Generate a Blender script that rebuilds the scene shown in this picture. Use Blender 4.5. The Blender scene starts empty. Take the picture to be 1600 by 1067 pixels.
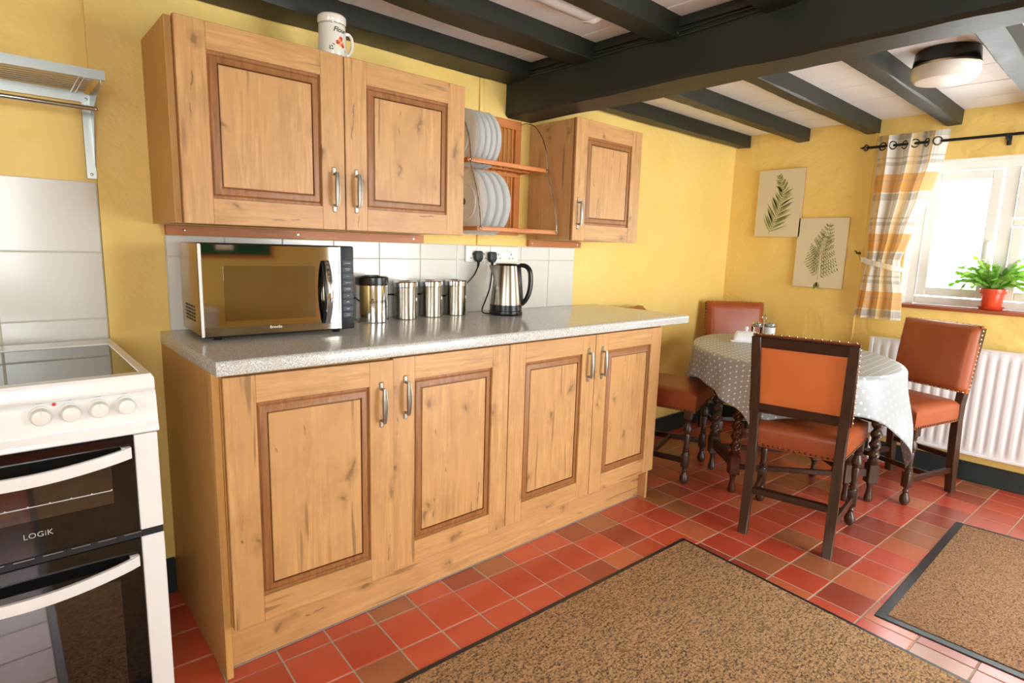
import bpy, bmesh, math, random
from math import sin, cos, pi, radians, sqrt, atan2
from mathutils import Matrix, Vector
random.seed(7)
SC = bpy.context.scene
COL = SC.collection

# ------------------------------------------------------------------ camera
cam_data = bpy.data.cameras.new('camera')
cam_data.sensor_width = 36; cam_data.sensor_fit = 'HORIZONTAL'; cam_data.lens = 20.503
cam_data.clip_start = 0.02
cam = bpy.data.objects.new('camera', cam_data); COL.objects.link(cam)
cp_yaw, cp_pitch, cp_roll = radians(41.98322591), radians(-9.15163965), radians(1.71728776)
Fv = Vector((sin(cp_yaw)*cos(cp_pitch), cos(cp_yaw)*cos(cp_pitch), sin(cp_pitch)))
Rv0 = Vector((cos(cp_yaw), -sin(cp_yaw), 0)); Uv0 = Rv0.cross(Fv)
Rv = Rv0*cos(cp_roll) + Uv0*sin(cp_roll); Uv = -Rv0*sin(cp_roll) + Uv0*cos(cp_roll)
cam.matrix_world = Matrix(((Rv.x, Uv.x, -Fv.x, -0.3983), (Rv.y, Uv.y, -Fv.y, -2.1393), (Rv.z, Uv.z, -Fv.z, 1.2046), (0, 0, 0, 1)))
SC.camera = cam

# ------------------------------------------------------------------ daylight and exposure
world = bpy.data.worlds.new('daylight'); SC.world = world; world.use_nodes = True
bg = world.node_tree.nodes['Background']
bg.inputs['Color'].default_value = (0.96, 1.0, 1.01, 1); bg.inputs['Strength'].default_value = 10.0
SC.view_settings.view_transform = 'Standard'; SC.view_settings.look = 'None'
SC.view_settings.gamma = 1; SC.view_settings.use_curve_mapping = False
SC.view_settings.exposure = 0.62
def portal(name, loc, rot, sx, sy):
    l = bpy.data.lights.new(name, 'AREA'); l.shape = 'RECTANGLE'; l.size = sx; l.size_y = sy
    l.cycles.is_portal = True
    o = bpy.data.objects.new(name, l); COL.objects.link(o); o.location = loc; o.rotation_euler = rot
portal('daylight_portal', (3.80, -1.66, 1.35), (0, radians(90), 0), 0.82, 1.14)            # dining window
portal('daylight_portal', (2.45, -3.83, .98), (radians(90), 0, 0), 1.7, 1.84)              # unseen rear doors and window, added for brightness
portal('daylight_portal', (-0.75, -3.83, 1.32), (radians(90), 0, 0), 1.3, 1.06)

portal('daylight_portal', (-2.03, -2.35, 1.32), (0, radians(-90), 0), 1.06, 1.3)             # unseen side window, added to light the end panels

# ------------------------------------------------------------------ helpers
WM = {}
def lin(c):
    if isinstance(c, str): c = tuple(int(c[i:i+2], 16)/255 for i in (0, 2, 4))
    return tuple((x/12.92 if x <= .04045 else ((x+.055)/1.055)**2.4) for x in c[:3]) + (1,)
class G:
    """tiny node-graph helper"""
    def __init__(s, name):
        s.m = bpy.data.materials.new(name); s.m.use_nodes = True; s.t = s.m.node_tree
        s.p = s.t.nodes['Principled BSDF']; s.out = s.t.nodes['Material Output']
    def n(s, typ, ins=None, **kw):
        nd = s.t.nodes.new(typ)
        for k, v in kw.items(): setattr(nd, k, v)
        for k, v in (ins or {}).items(): s.set(nd.inputs[k], v)
        return nd
    def set(s, inp, v):
        if isinstance(v, bpy.types.NodeSocket): s.t.links.new(v, inp)
        elif isinstance(v, bpy.types.Node): s.t.links.new(v.outputs[0], inp)
        else: inp.default_value = v
    def P(s, **kw):
        for k, v in kw.items(): s.set(s.p.inputs[k.replace('_', ' ')], v)
        return s
    def coord(s, kind='Object', scale=(1, 1, 1), rot=(0, 0, 0), loc=(0, 0, 0)):
        tc = s.n('ShaderNodeTexCoord')
        return s.n('ShaderNodeMapping', {'Vector': tc.outputs[kind], 'Scale': scale, 'Rotation': rot, 'Location': loc}).outputs[0]
    def noise(s, vec, scale, detail=3, rough=.5, dist=0):
        return s.n('ShaderNodeTexNoise', {'Vector': vec, 'Scale': scale, 'Detail': detail, 'Roughness': rough, 'Distortion': dist}).outputs[0]
    def ramp(s, fac, stops, interp='LINEAR'):
        r = s.n('ShaderNodeValToRGB', {'Fac': fac}); cr = r.color_ramp; cr.interpolation = interp
        while len(cr.elements) < len(stops): cr.elements.new(.5)
        for e, (p, c) in zip(cr.elements, stops): e.position = p; e.color = c if len(c) == 4 else (*c, 1)
        return r.outputs[0]
    def mix(s, fac, a, b, mode='MIX'):
        m = s.n('ShaderNodeMix', data_type='RGBA', blend_type=mode)
        s.set(m.inputs[0], fac); s.set(m.inputs[6], a); s.set(m.inputs[7], b); return m.outputs[2]
    def math(s, op, a, b=0., c=None):
        m = s.n('ShaderNodeMath', operation=op); s.set(m.inputs[0], a); s.set(m.inputs[1], b)
        if c is not None: s.set(m.inputs[2], c)
        return m.outputs[0]
    def bump(s, h, strength=.3, dist=.002):
        b = s.n('ShaderNodeBump', {'Height': h, 'Strength': strength, 'Distance': dist}); s.set(s.p.inputs['Normal'], b.outputs[0]); return s
W1, K1 = (1, 1, 1, 1), (0, 0, 0, 1)
def plain(name, col, rough=.5, metal=0., var=.06, bump=0., bscale=60, coat=0., vscale=8, spec=.5):
    g = G(name); c = lin(col); v = g.coord()
    d = tuple(max(0, x*(1-var*2.2)) for x in c[:3]) + (1,)
    nz = g.noise(v, vscale, 4)
    g.P(Base_Color=g.mix(nz, d, c), Roughness=rough, Metallic=metal)
    g.p.inputs['Specular IOR Level'].default_value = spec
    if coat: g.p.inputs['Coat Weight'].default_value = coat; g.p.inputs['Coat Roughness'].default_value = .08
    if bump: g.bump(g.noise(v, bscale, 4), bump, .002)
    return g.m
def wood(name, light, dark, axis='z', rough=.42, knots=True, scale=1.0):
    g = G(name)
    k = {'x': (1.6, 26, 26), 'y': (26, 1.6, 26), 'z': (26, 26, 1.6)}[axis]
    oi = g.n('ShaderNodeObjectInfo'); off = g.n('ShaderNodeVectorMath', {0: (0, 0, 0)}, operation='SCALE')
    tc = g.n('ShaderNodeTexCoord')
    g.set(off.inputs[0], (7.1, 3.7, 5.3)); g.set(off.inputs['Scale'], oi.outputs['Random'])
    add = g.n('ShaderNodeVectorMath', operation='ADD'); g.set(add.inputs[0], tc.outputs['Object']); g.set(add.inputs[1], off.outputs[0])
    v = g.n('ShaderNodeMapping', {'Vector': add.outputs[0], 'Scale': tuple(q*scale for q in k)}).outputs[0]
    fine = g.noise(v, 3.2, 6, .65, .6)
    broad = g.noise(v, .45, 4, .55, 1.1)
    c = g.mix(g.ramp(fine, [(.34, K1), (.66, W1)]), lin(dark), lin(light))
    mid = tuple((a*.45+b*.55) for a, b in zip(lin(light), lin(dark)))
    c = g.mix(g.ramp(broad, [(.36, (.9,)*3), (.60, K1)]), c, mid)
    if knots:
        sp = g.n('ShaderNodeSeparateXYZ', {0: add.outputs[0]}); X_, Y_, Z_ = sp.outputs
        A_, L_ = (g.math('ADD', X_, Y_), Z_) if axis == 'z' else (g.math('ADD', Z_, Y_), X_)
        wob = g.noise(add.outputs[0], 14, 3)
        def cells(ka, kl, w, out):
            cb = g.n('ShaderNodeCombineXYZ', {0: g.math('ADD', g.math('MULTIPLY', A_, ka), g.math('MULTIPLY', wob, w)), 1: g.math('ADD', g.math('MULTIPLY', L_, kl), g.math('MULTIPLY', wob, w))})
            return g.n('ShaderNodeTexVoronoi', {'Vector': cb.outputs[0], 'Scale': 1., 'Randomness': 1.}, voronoi_dimensions='2D').outputs['Distance']
        vo = cells(5.2, 2.7, .55, 0); v2 = cells(13, 1.25, .5, 0)
        smudge = g.ramp(g.noise(g.n('ShaderNodeMapping', {'Vector': add.outputs[0], 'Scale': (1, 1, .55) if axis == 'z' else (.55, 1, 1)}).outputs[0], 11, 5, .65), [(.50, K1), (.75, (.42,)*3)])
        c = g.mix(smudge, c, tuple(x*.62 for x in lin(dark)[:3]) + (1,))
        c = g.mix(g.ramp(v2, [(.016, (.7,)*3), (.045, K1)]), c, tuple(x*.34 for x in lin(dark)[:3]) + (1,))
        kd = tuple(x*.38 for x in lin(dark)[:3]) + (1,)
        c = g.mix(g.ramp(vo, [(.022, (.75,)*3), (.05, (.32,)*3), (.13, K1)]), c, kd)
        cr = g.noise(v, 1.3, 2, .5, .2)
        c = g.mix(g.ramp(cr, [(.665, K1), (.71, (.6,)*3)]), c, kd)
    g.P(Base_Color=c, Roughness=rough)
    g.bump(fine, .12, .001)
    return g.m

class B:
    """collects geometry for ONE mesh object"""
    def __init__(s): s.bm = bmesh.new(); s.mi = 0
    def _v(s, co): return s.bm.verts.new(co)
    def face(s, vs, m=None):
        try: f = s.bm.faces.new(vs)
        except ValueError: return None
        f.material_index = s.mi if m is None else m; return f
    def box(s, x0, x1, y0, y1, z0, z1, bev=0., seg=2, M=None):
        n0 = len(s.bm.verts)
        vs = [s._v((x, y, z)) for z in (z0, z1) for y in (y0, y1) for x in (x0, x1)]
        fs = [s.face([vs[i] for i in q]) for q in ((0, 2, 3, 1), (4, 5, 7, 6), (0, 1, 5, 4), (2, 6, 7, 3), (0, 4, 6, 2), (1, 3, 7, 5))]
        if bev:
            es = list({e for f in fs for e in f.edges})
            r = bmesh.ops.bevel(s.bm, geom=es, offset=bev, segments=seg, affect='EDGES', profile=.5)
            if M is not None:
                vv = {v for f in r['faces'] for v in f.verts} | {v for v in vs if v.is_valid}
                for v in vv: v.co = M @ v.co
        elif M is not None:
            for v in vs: v.co = M @ v.co
        return s
    def lathe(s, prof, seg=20, c=(0, 0, 0), axis='z', cap=True, M=None, a0=0., a1=2*pi):
        full = abs(a1-a0-2*pi) < 1e-6; rings = []
        n = seg if full else seg+1
        for r, h in prof:
            ring = []
            for i in range(n):
                a = a0+(a1-a0)*i/seg; p = Vector((r*cos(a), r*sin(a), h))
                if axis == 'x': p = Vector((p.z, p.x, p.y))
                elif axis == 'y': p = Vector((p.x, -p.z, p.y))
                p = p + Vector(c)
                if M is not None: p = M @ p
                ring.append(s._v(p))
            rings.append(ring)
        for a, b in zip(rings, rings[1:]):
            for i in range(seg):
                j = (i+1) % n
                s.face([a[i], a[j], b[j], b[i]])
        if cap and full:
            if prof[0][0] > 1e-5: s.face(rings[0][::-1])
            if prof[-1][0] > 1e-5: s.face(rings[-1])
        return s
    def tube(s, pts, r, seg=8, cap=True, closed=False, flat=None):
        pts = [Vector(p) for p in pts]; rings = []; n = len(pts)
        rr = r if callable(r) else (lambda t: r)
        up = None
        for i, p in enumerate(pts):
            if closed: d = (pts[(i+1) % n]-pts[i-1]).normalized()
            else: d = (pts[min(i+1, n-1)]-pts[max(i-1, 0)]).normalized()
            if up is None: up = Vector((0, 0, 1)) if abs(d.z) < .9 else Vector((1, 0, 0))
            a = d.cross(up).normalized(); b = a.cross(d).normalized(); up = b
            q = rr(i/max(1, n-1)); fa, fb = flat or (1, 1)
            rings.append([s._v(p+a*q*fa*cos(2*pi*k/seg)+b*q*fb*sin(2*pi*k/seg)) for k in range(seg)])
        m = n if closed else n-1
        for i in range(m):
            A, Bq = rings[i], rings[(i+1) % n]
            for k in range(seg): s.face([A[k], A[(k+1) % seg], Bq[(k+1) % seg], Bq[k]])
        if cap and not closed: s.face(rings[0][::-1]); s.face(rings[-1])
        return s
    def grid(s, nu, nv, fn, closed_u=False, m=None):
        g = [[s._v(fn(i/(nu if closed_u else nu-1), j/(nv-1))) for j in range(nv)] for i in range(nu)]
        for i in range(nu if closed_u else nu-1):
            for j in range(nv-1):
                s.face([g[i][j], g[(i+1) % nu][j], g[(i+1) % nu][j+1], g[i][j+1]], m)
        return g
    def prism(s, poly, z0, z1, M=None, bev=0.):
        """polygon (x,y) extruded in z; M places it"""
        M = M or Matrix()
        a = [s._v(M @ Vector((x, y, z0))) for x, y in poly]; b = [s._v(M @ Vector((x, y, z1))) for x, y in poly]
        fs = [s.face(a[::-1]), s.face(b)]
        for i in range(len(poly)):
            j = (i+1) % len(poly); fs.append(s.face([a[i], a[j], b[j], b[i]]))
        if bev:
            es = list({e for f in fs if f for e in f.edges})
            bmesh.ops.bevel(s.bm, geom=es, offset=bev, segments=2, affect='EDGES', profile=.5)
        return s
    def ball(s, c, r, seg=10, ring=6, sz=1.):
        return s.lathe([(r*sin(pi*i/ring), -r*sz*cos(pi*i/ring)) for i in range(ring+1)], seg, c, cap=False)
    def mesh(s, name, smooth=35):
        bmesh.ops.remove_doubles(s.bm, verts=s.bm.verts, dist=1e-6)
        bmesh.ops.recalc_face_normals(s.bm, faces=s.bm.faces)
        me = bpy.data.meshes.new(name); s.bm.to_mesh(me); s.bm.free()
        if smooth:
            me.shade_smooth(); me.set_sharp_from_angle(angle=radians(smooth))
        return me
    def obj(s, name, mats, parent=None, world=True, smooth=35, kind=None):
        """link as one mesh object. world: coordinates are world ones and get moved into the parent's frame"""
        if parent is not None and world:
            s.bm.transform(WM[parent.name_full].inverted())
        return link(name, s.mesh(name, smooth), mats, parent, kind)
def link(name, me, mats, parent=None, kind=None):
    if mats is not None:
        for m in (mats if isinstance(mats, (list, tuple)) else [mats]): me.materials.append(m)
    o = bpy.data.objects.new(name, me); COL.objects.link(o)
    if parent is not None: o.parent = parent; WM[o.name_full] = WM[parent.name_full]
    else: WM[o.name_full] = Matrix()
    if kind: o['kind'] = kind
    return o
def tag(o, label=None, cat=None, group=None, kind=None):
    for k, v in (('label', label), ('category', cat), ('group', group), ('kind', kind)):
        if v: o[k] = v
    return o
def thing(name, label, cat, loc=(0, 0, 0), rz=0., group=None):
    o = bpy.data.objects.new(name, None); COL.objects.link(o); o.empty_display_size = .05
    o.location = loc; o.rotation_euler = (0, 0, rz)
    WM[o.name_full] = Matrix.Translation(loc) @ Matrix.Rotation(rz, 4, 'Z')
    return tag(o, label, cat, group)
def based(name, builder, mats, loc, label, cat, group=None, smooth=35):
    """one-mesh thing built in world coordinates with its origin moved to loc"""
    builder.bm.transform(Matrix.Translation(Vector(loc)).inverted())
    o = link(name, builder.mesh(name, smooth), mats); o.location = loc
    WM[o.name_full] = Matrix.Translation(loc)
    return tag(o, label, cat, group)
def copy_tree(o, loc, rz, label):
    def cp(src, par):
        c = src.copy(); COL.objects.link(c); c.parent = par
        for ch in [x for x in bpy.data.objects if x.parent == src]: cp(ch, c)
        return c
    r = cp(o, None); r.location = loc; r.rotation_euler = (0, 0, rz); r['label'] = label
    return r
def text_mesh(body, size, shear=0., extrude=.0003, spacing=1.0, offset=0.):
    cu = bpy.data.curves.new('text', 'FONT'); cu.body = body; cu.size = size; cu.extrude = extrude; cu.shear = shear
    cu.align_x = 'CENTER'; cu.align_y = 'CENTER'; cu.space_character = spacing; cu.offset = offset; cu.resolution_u = 3
    o = bpy.data.objects.new('text', cu); COL.objects.link(o)
    me = bpy.data.meshes.new_from_object(o.evaluated_get(bpy.context.evaluated_depsgraph_get()))
    bpy.data.objects.remove(o); bpy.data.curves.remove(cu)
    me.materials.clear()
    return me
def add_text(name, body, size, M, mat, parent, bend=None, **kw):
    """flat lettering; M maps text plane (x right, y up, z out) to world. bend(v) may curve it first"""
    me = text_mesh(body, size, **kw)
    inv = WM[parent.name_full].inverted()
    for v in me.vertices:
        p = v.co.copy()
        if bend: p = bend(p)
        v.co = inv @ (M @ p)
    me.update()
    return link(name, me, mat, parent)
def T(x, y, z): return Matrix.Translation((x, y, z))
def Rz(a): return Matrix.Rotation(a, 4, 'Z')
def Rx(a): return Matrix.Rotation(a, 4, 'X')
def Ry(a): return Matrix.Rotation(a, 4, 'Y')
# plane facing -Y (towards the room from the cabinet wall): text x->+X, y->+Z, out->-Y
def face_south(x, y, z, rz=0.): return T(x, y, z) @ Rz(rz) @ Rx(pi/2)

# ------------------------------------------------------------------ materials
OAK_L, OAK_D = 'd4a36a', 'b78650'
oak_v = wood('oak_upright_grain', OAK_L, OAK_D, 'z')
oak_h = wood('oak_level_grain', OAK_L, OAK_D, 'x')
oak_mould = wood('oak_moulding', 'aa7340', '80512a', 'z', knots=False)
oak_side = wood('oak_side_panel', 'd8a662', 'be8c4c', 'z', knots=False)
groove_m = wood('groove_glaze', '7d4d28', '5c3519', 'z', knots=False)
pine = wood('orange_pine', 'd98d4e', 'b96a30', 'x', knots=False)
pine_v = wood('orange_pine_upright', 'd98d4e', 'b96a30', 'z', knots=False)
batten_m = wood('red_brown_batten', 'cc8244', 'b0642e', 'x', knots=False)
dark_oak = wood('dark_oak', '553a29', '2b1a11', 'z', rough=.32, knots=False)
dark_oak_h = wood('dark_oak_level', '4a2d1d', '24140d', 'x', rough=.3, knots=False)
red_oak = wood('polished_red_oak', '5e2c1a', '2c120b', 'z', rough=.2, knots=False)
def wall_paint():
    g = G('yellow_wall_paint'); v = g.coord()
    big = g.noise(v, 1.6, 4); med = g.noise(v, 9, 5, .6); fine = g.noise(v, 70, 3)
    c = g.mix(g.ramp(big, [(.3, K1), (.7, W1)]), lin('f0cb6e'), lin('f6d680'))
    c = g.mix(g.ramp(med, [(.58, K1), (.75, (.35,)*3)]), c, lin('e8c064'))
    g.P(Base_Color=c, Roughness=.55)
    h = g.math('ADD', g.math('MULTIPLY', med, 1.), g.math('MULTIPLY', fine, .12))
    g.bump(g.math('ADD', h, g.math('MULTIPLY', g.noise(v, 4.5, 3, .55, .8), 1.6)), .5, .016); return g.m
wall_m = wall_paint()
white_plank = plain('white_ceiling_paint', 'f6f4f0', .6, var=.03, bump=.3, bscale=25)
beam_m = plain('black_green_beam_paint', '25281f', .5, var=.14, bump=.8, bscale=14, vscale=5)
skirt_m = plain('black_skirting_paint', '23302f', .35, var=.08, bump=.2)
white_gloss = plain('white_gloss_paint', 'f4f2ea', .25, var=.02)
white_enamel = plain('white_enamel', 'f1f0ee', .22, var=.01, coat=.3)
white_plastic = plain('white_plastic', 'efede6', .35, var=.02)
grey_white = plain('grey_white_plastic', 'dcdcdc', .4, var=.02)
tile_white = plain('white_glazed_tile', 'dedcd4', .18, var=.025, vscale=4, coat=.2)
grout_m = plain('pale_grout', 'd8d2bf', .8, var=.1)
grout_dark = plain('floor_grout', 'cfc3b0', .8, var=.2, vscale=30)
steel = plain('brushed_steel', '989084', .24, 1., var=.05, vscale=40)
steel_dark = plain('pewter', 'aaa498', .42, 1., var=.1, vscale=60)
chrome = plain('polished_chrome', 'cdd3d9', .10, 1., var=.02)
iron = plain('black_iron', '1c1a18', .4, .3, var=.1)
black_plastic = plain('black_plastic', '15171a', .25, var=.05)
black_matt = plain('black_matt_plastic', '1d2126', .45, var=.05)
rubber = plain('black_rubber_edge', '262a30', .34, var=.1, bump=.2, bscale=120)
porcelain = plain('white_porcelain', 'eef0ee', .1, var=.01, coat=.5)
cream_china = plain('cream_china', 'efeadb', .15, var=.02, coat=.5)
alum = plain('galvanised_metal', 'c2c8c6', .32, .92, var=.06, vscale=30)
brass = plain('brass_nail', 'e0cfa6', .25, 1., var=.1)
nail_dark = plain('antique_nail', '6d5a44', .3, 1., var=.1)
red_pot = plain('orange_red_plastic', 'e8502f', .3, var=.03)
red_lamp = plain('red_indicator', 'd0362a', .2, var=.02)
soil_m = plain('potting_soil', '3a2a1e', .9, var=.3, bump=.6)
print_dark = plain('dark_print', '2b2b30', .5, var=.02)
print_grey = plain('silver_grey_print', 'b9b9b6', .4, var=.02)
print_white = plain('white_print', 'f0efe9', .45, var=.01)
sill_m = wood('varnished_sill', 'b5643a', '8e4526', 'y', knots=False)
canvas_m = plain('aged_cream_canvas', 'e3d3ae', .7, var=.06, vscale=5, bump=.15, bscale=200)
canvas_edge = plain('tan_canvas_edge', 'c69a5c', .7, var=.06)
fern_g = plain('olive_fern_print', 'b0ad68', .7, var=.2, vscale=20)
fern_d = plain('dark_fern_print', '7f8242', .7, var=.2, vscale=20)
felt = plain('green_felt', '10563a', .9, var=.06, bump=.2, bscale=200)
leaf_m = None
def leather(name, a, b, rough=.3):
    g = G(name); v = g.coord()
    n1 = g.noise(v, 3.5, 4); n2 = g.noise(v, 240, 2)
    g.P(Base_Color=g.mix(g.ramp(n1, [(.3, K1), (.7, W1)]), lin(a), lin(b)), Roughness=rough)
    g.p.inputs['Coat Weight'].default_value = .04; g.p.inputs['Specular IOR Level'].default_value = .4; g.p.inputs['Coat Roughness'].default_value = .2
    g.bump(g.math('ADD', n2, g.math('MULTIPLY', n1, 2.)), .12, .002); return g.m
leather_m = leather('tan_leather', '984722', 'a95831', .40)
leather_back = leather('orange_leather_cloth', 'd9763a', 'e07f44', .4)
def granite():
    g = G('speckled_granite_laminate'); v = g.coord()
    n1 = g.noise(v, 260, 2, .6); n2 = g.noise(v, 190, 2, .6); n3 = g.noise(v, 24, 3)
    c = g.mix(g.ramp(n1, [(.44, K1), (.56, W1)]), lin('b4b4af'), lin('dddcd6'))
    c = g.mix(g.ramp(n2, [(.60, K1), (.68, (.6,)*3)]), c, lin('7f8285'))
    c = g.mix(g.ramp(n3, [(.55, K1), (.72, (.35,)*3)]), c, lin('cbb5a2'))
    g.P(Base_Color=c, Roughness=.16); return g.m
granite_m = granite()
def quarry(i, a, b):
    g = G('quarry_tile_%s' % i); v = g.coord()
    oi = g.n('ShaderNodeObjectInfo')
    n1 = g.noise(v, 5, 4, .6); n2 = g.noise(v, 90, 3)
    c = g.mix(g.ramp(n1, [(.32, K1), (.68, W1)]), lin(a), lin(b))
    g.P(Base_Color=c, Roughness=g.math('ADD', g.math('MULTIPLY', n1, .14), .34))
    g.p.inputs['Coat Weight'].default_value = .9; g.p.inputs['Coat Roughness'].default_value = .24
    g.p.inputs['Specular IOR Level'].default_value = .6
    g.bump(g.math('ADD', g.math('MULTIPLY', n2, .15), g.math('MULTIPLY', n1, 3.)), .10, .003); return g.m
TILE_M = [quarry('bright_red', 'c94d31', 'd55a3d'), quarry('red', 'bb432a', 'c85035'), quarry('brown', 'a15f3a', 'b26c46'),
          quarry('deep_red', '993b27', 'ab4830'), quarry('orange', 'c4643c', 'd0714a')]
def carpet():
    g = G('flecked_brown_mat'); v = g.coord(scale=(1, 1, 1))
    n1 = g.noise(v, 125, 3, .8); n2 = g.noise(v, 3, 3)
    vs = g.coord(scale=(60, 160, 60)); n3 = g.noise(vs, 1., 3, .7)
    f = g.math('ADD', g.math('MULTIPLY', n1, .6), g.math('MULTIPLY', n3, .4))
    c = g.ramp(f, [(.42, lin('40342a')), (.49, lin('b28b60')), (.58, lin('dcb384'))])
    c = g.mix(g.ramp(n2, [(.3, K1), (.8, (.3,)*3)]), c, lin('a98860'))
    g.P(Base_Color=c, Roughness=.95); g.bump(n1, 1., .006); return g.m
mat_m = carpet()
def carpet2():
    g = G('flecked_tan_mat'); v = g.coord()
    n1 = g.noise(v, 170, 3, .75)
    c = g.ramp(n1, [(.38, lin('5c473a')), (.48, lin('b88b66')), (.60, lin('d2a880'))])
    g.P(Base_Color=c, Roughness=.95); g.bump(n1, 1., .005); return g.m
mat2_m = carpet2()
def glass(name, tint=(1, 1, 1, 1), gloss=.12):
    g = G(name); g.t.nodes.remove(g.p)
    tr = g.n('ShaderNodeBsdfTransparent', {'Color': tint}); gl = g.n('ShaderNodeBsdfGlossy', {'Roughness': .02})
    fr = g.n('ShaderNodeFresnel', {'IOR': 1.45})
    mx = g.n('ShaderNodeMixShader'); g.set(mx.inputs[0], fr.outputs[0]); g.set(mx.inputs[1], tr.outputs[0]); g.set(mx.inputs[2], gl.outputs[0])
    g.set(g.out.inputs['Surface'], mx.outputs[0]); return g.m
pane_m = glass('window_glass')
pot_glass = glass('clear_pot_glass', (.9, .9, .86, 1))
def mirror_glass():
    g = G('bronze_mirror_glass'); g.P(Base_Color=lin('aca79a'), Metallic=1., Roughness=.04); return g.m
mirror_m = mirror_glass()
def black_glass(name='black_glass', rough=.05, col='0b0b0c'):
    g = G(name); g.P(Base_Color=lin(col), Roughness=rough); g.p.inputs['Specular IOR Level'].default_value = .8; return g.m
bglass = black_glass(); bwindow = black_glass('tinted_oven_window', .04, '1c1210'); hob_m = black_glass('ceramic_hob_glass', .03, '202224')
bwindow.node_tree.nodes['Principled BSDF'].inputs['IOR'].default_value = 1.9
hob_m.node_tree.nodes['Principled BSDF'].inputs['IOR'].default_value = 2.4
diffuser_m = plain('opal_diffuser', 'ece8dc', .25, var=.03)
# ------------------------------------------------------------------ the setting
XW, CEIL, YR, XL = 3.58, 2.005, -3.6, -1.8
b = B(); b.box(-.135, XW+.3, 0, .25, -.1, CEIL+.1); b.box(XL-.1, -.135, .012, .25, -.1, CEIL+.1)
wall_back = tag(b.obj('wall_back', wall_m, smooth=0), kind='structure')
WY0, WY1, WZ0, WZ1 = -2.22, -1.10, .948, 1.75
b = B()
for y0, y1, z0, z1 in ((WY1, .25, -.1, CEIL+.1), (YR-.25, WY0, -.1, CEIL+.1), (WY0, WY1, -.1, WZ0-.02), (WY0, WY1, WZ1, CEIL+.1)): b.box(XW, XW+.3, y0, y1, z0, z1)
wall_right = tag(b.obj('wall_right', wall_m, smooth=0), kind='structure')
b = B()
RW = ((-1.4, -.1), (1.6, 3.3))   # openings for the added rear window and glazed doors
for x0, x1, z0, z1 in ((XL-.1, RW[0][0], -.1, CEIL+.1), (RW[0][1], RW[1][0], -.1, CEIL+.1), (RW[1][1], XW+.3, -.1, CEIL+.1),
                       (*RW[0], -.1, .8), (*RW[0], 1.85, CEIL+.1), (*RW[1], -.1, .06), (*RW[1], 1.9, CEIL+.1)): b.box(x0, x1, YR-.25, YR, z0, z1)
tag(b.obj('wall_rear', wall_m, smooth=0), kind='structure')
b = B(); SW = (-3.0, -1.7)  # opening for the added side window
for y0, y1, z0, z1 in ((YR-.25, SW[0], -.1, CEIL+.1), (SW[1], .25, -.1, CEIL+.1), (*SW, -.1, .8), (*SW, 1.85, CEIL+.1)): b.box(XL-.25, XL, y0, y1, z0, z1)
tag(b.obj('wall_left', wall_m, smooth=0), kind='structure')
b = B(); b.box(XL-.1, XW+.3, YR-.25, .25, CEIL+.024, CEIL+.1); ceiling = tag(b.obj('ceiling', white_plank, smooth=0), kind='structure')
b = B(); b.box(XL-.1, XW+.3, YR-.25, .25, -.1, -.0016); floor = tag(b.obj('floor', grout_dark, smooth=0), kind='structure')

# quarry tiles
TH = radians(2.7); e1 = Vector((cos(TH), -sin(TH))); e2 = Vector((sin(TH), cos(TH)))
PX, PY = .1475, .157
tb = B(); tb.box(-PX/2+.0022, PX/2-.0022, -PY/2+.0022, PY/2-.0022, -.012, 0, bev=.0016, seg=1)
tile_me = tb.mesh('tile', 0); tile_me.materials.append(TILE_M[0])
def to_px(p):
    d = Vector(p)-Vector((-.3983, -2.1393, 1.2046)); z = d.dot(Fv)
    if z < .2: return None
    return (800+911.24*d.dot(Rv)/z, 533.5-911.24*d.dot(Uv)/z, z)
cand, rest = [], []
for i in range(-18, 26):
    for j in range(-24, 8):
        u, v_ = .615+PX*(i+.5), -.578+PY*(j+.5)
        c = e1*u+e2*v_
        if not (XL < c.x < XW and YR < c.y < 0): continue
        q = to_px((c.x, c.y, 0)); hid = (.06 < c.x < 1.9 and c.y > -.46) or (c.x < -.25 and c.y > -.6) or (c.x < 1.62 and c.y < -1.0) or (1.86 < c.x < 2.8 and c.y < -1.74)
        if q and -60 < q[0] < 1660 and q[1] < 1120 and not hid: cand.append((q[2], c.x, c.y))
        else: rest.append((c.x, c.y))
cand.sort()
rng = random.Random(11)
def tile_kind(): return rng.choices(range(5), (.38, .28, .13, .12, .09))[0]
for k, (d, x, y) in enumerate(cand):
    if k >= 300: rest.append((x, y)); continue
    o = bpy.data.objects.new('tile', tile_me); COL.objects.link(o); o.parent = floor
    o.location = (x, y, rng.uniform(-.0008, .0004)); o.rotation_euler = (rng.uniform(-.003, .003), rng.uniform(-.003, .003), -TH)
    o.material_slots[0].link = 'OBJECT'; o.material_slots[0].material = TILE_M[tile_kind()]
tb = B()
for x, y in rest:
    tb.mi = tile_kind()
    a = [Vector((x, y)) + e1*sx*(PX/2-.0022) + e2*sy*(PY/2-.0022) for sx, sy in ((-1, -1), (1, -1), (1, 1), (-1, 1))]
    tb.prism([(p.x, p.y) for p in a], -.012, -.0004)
tb.obj('tile', TILE_M, floor, kind='stuff', smooth=0)

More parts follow.
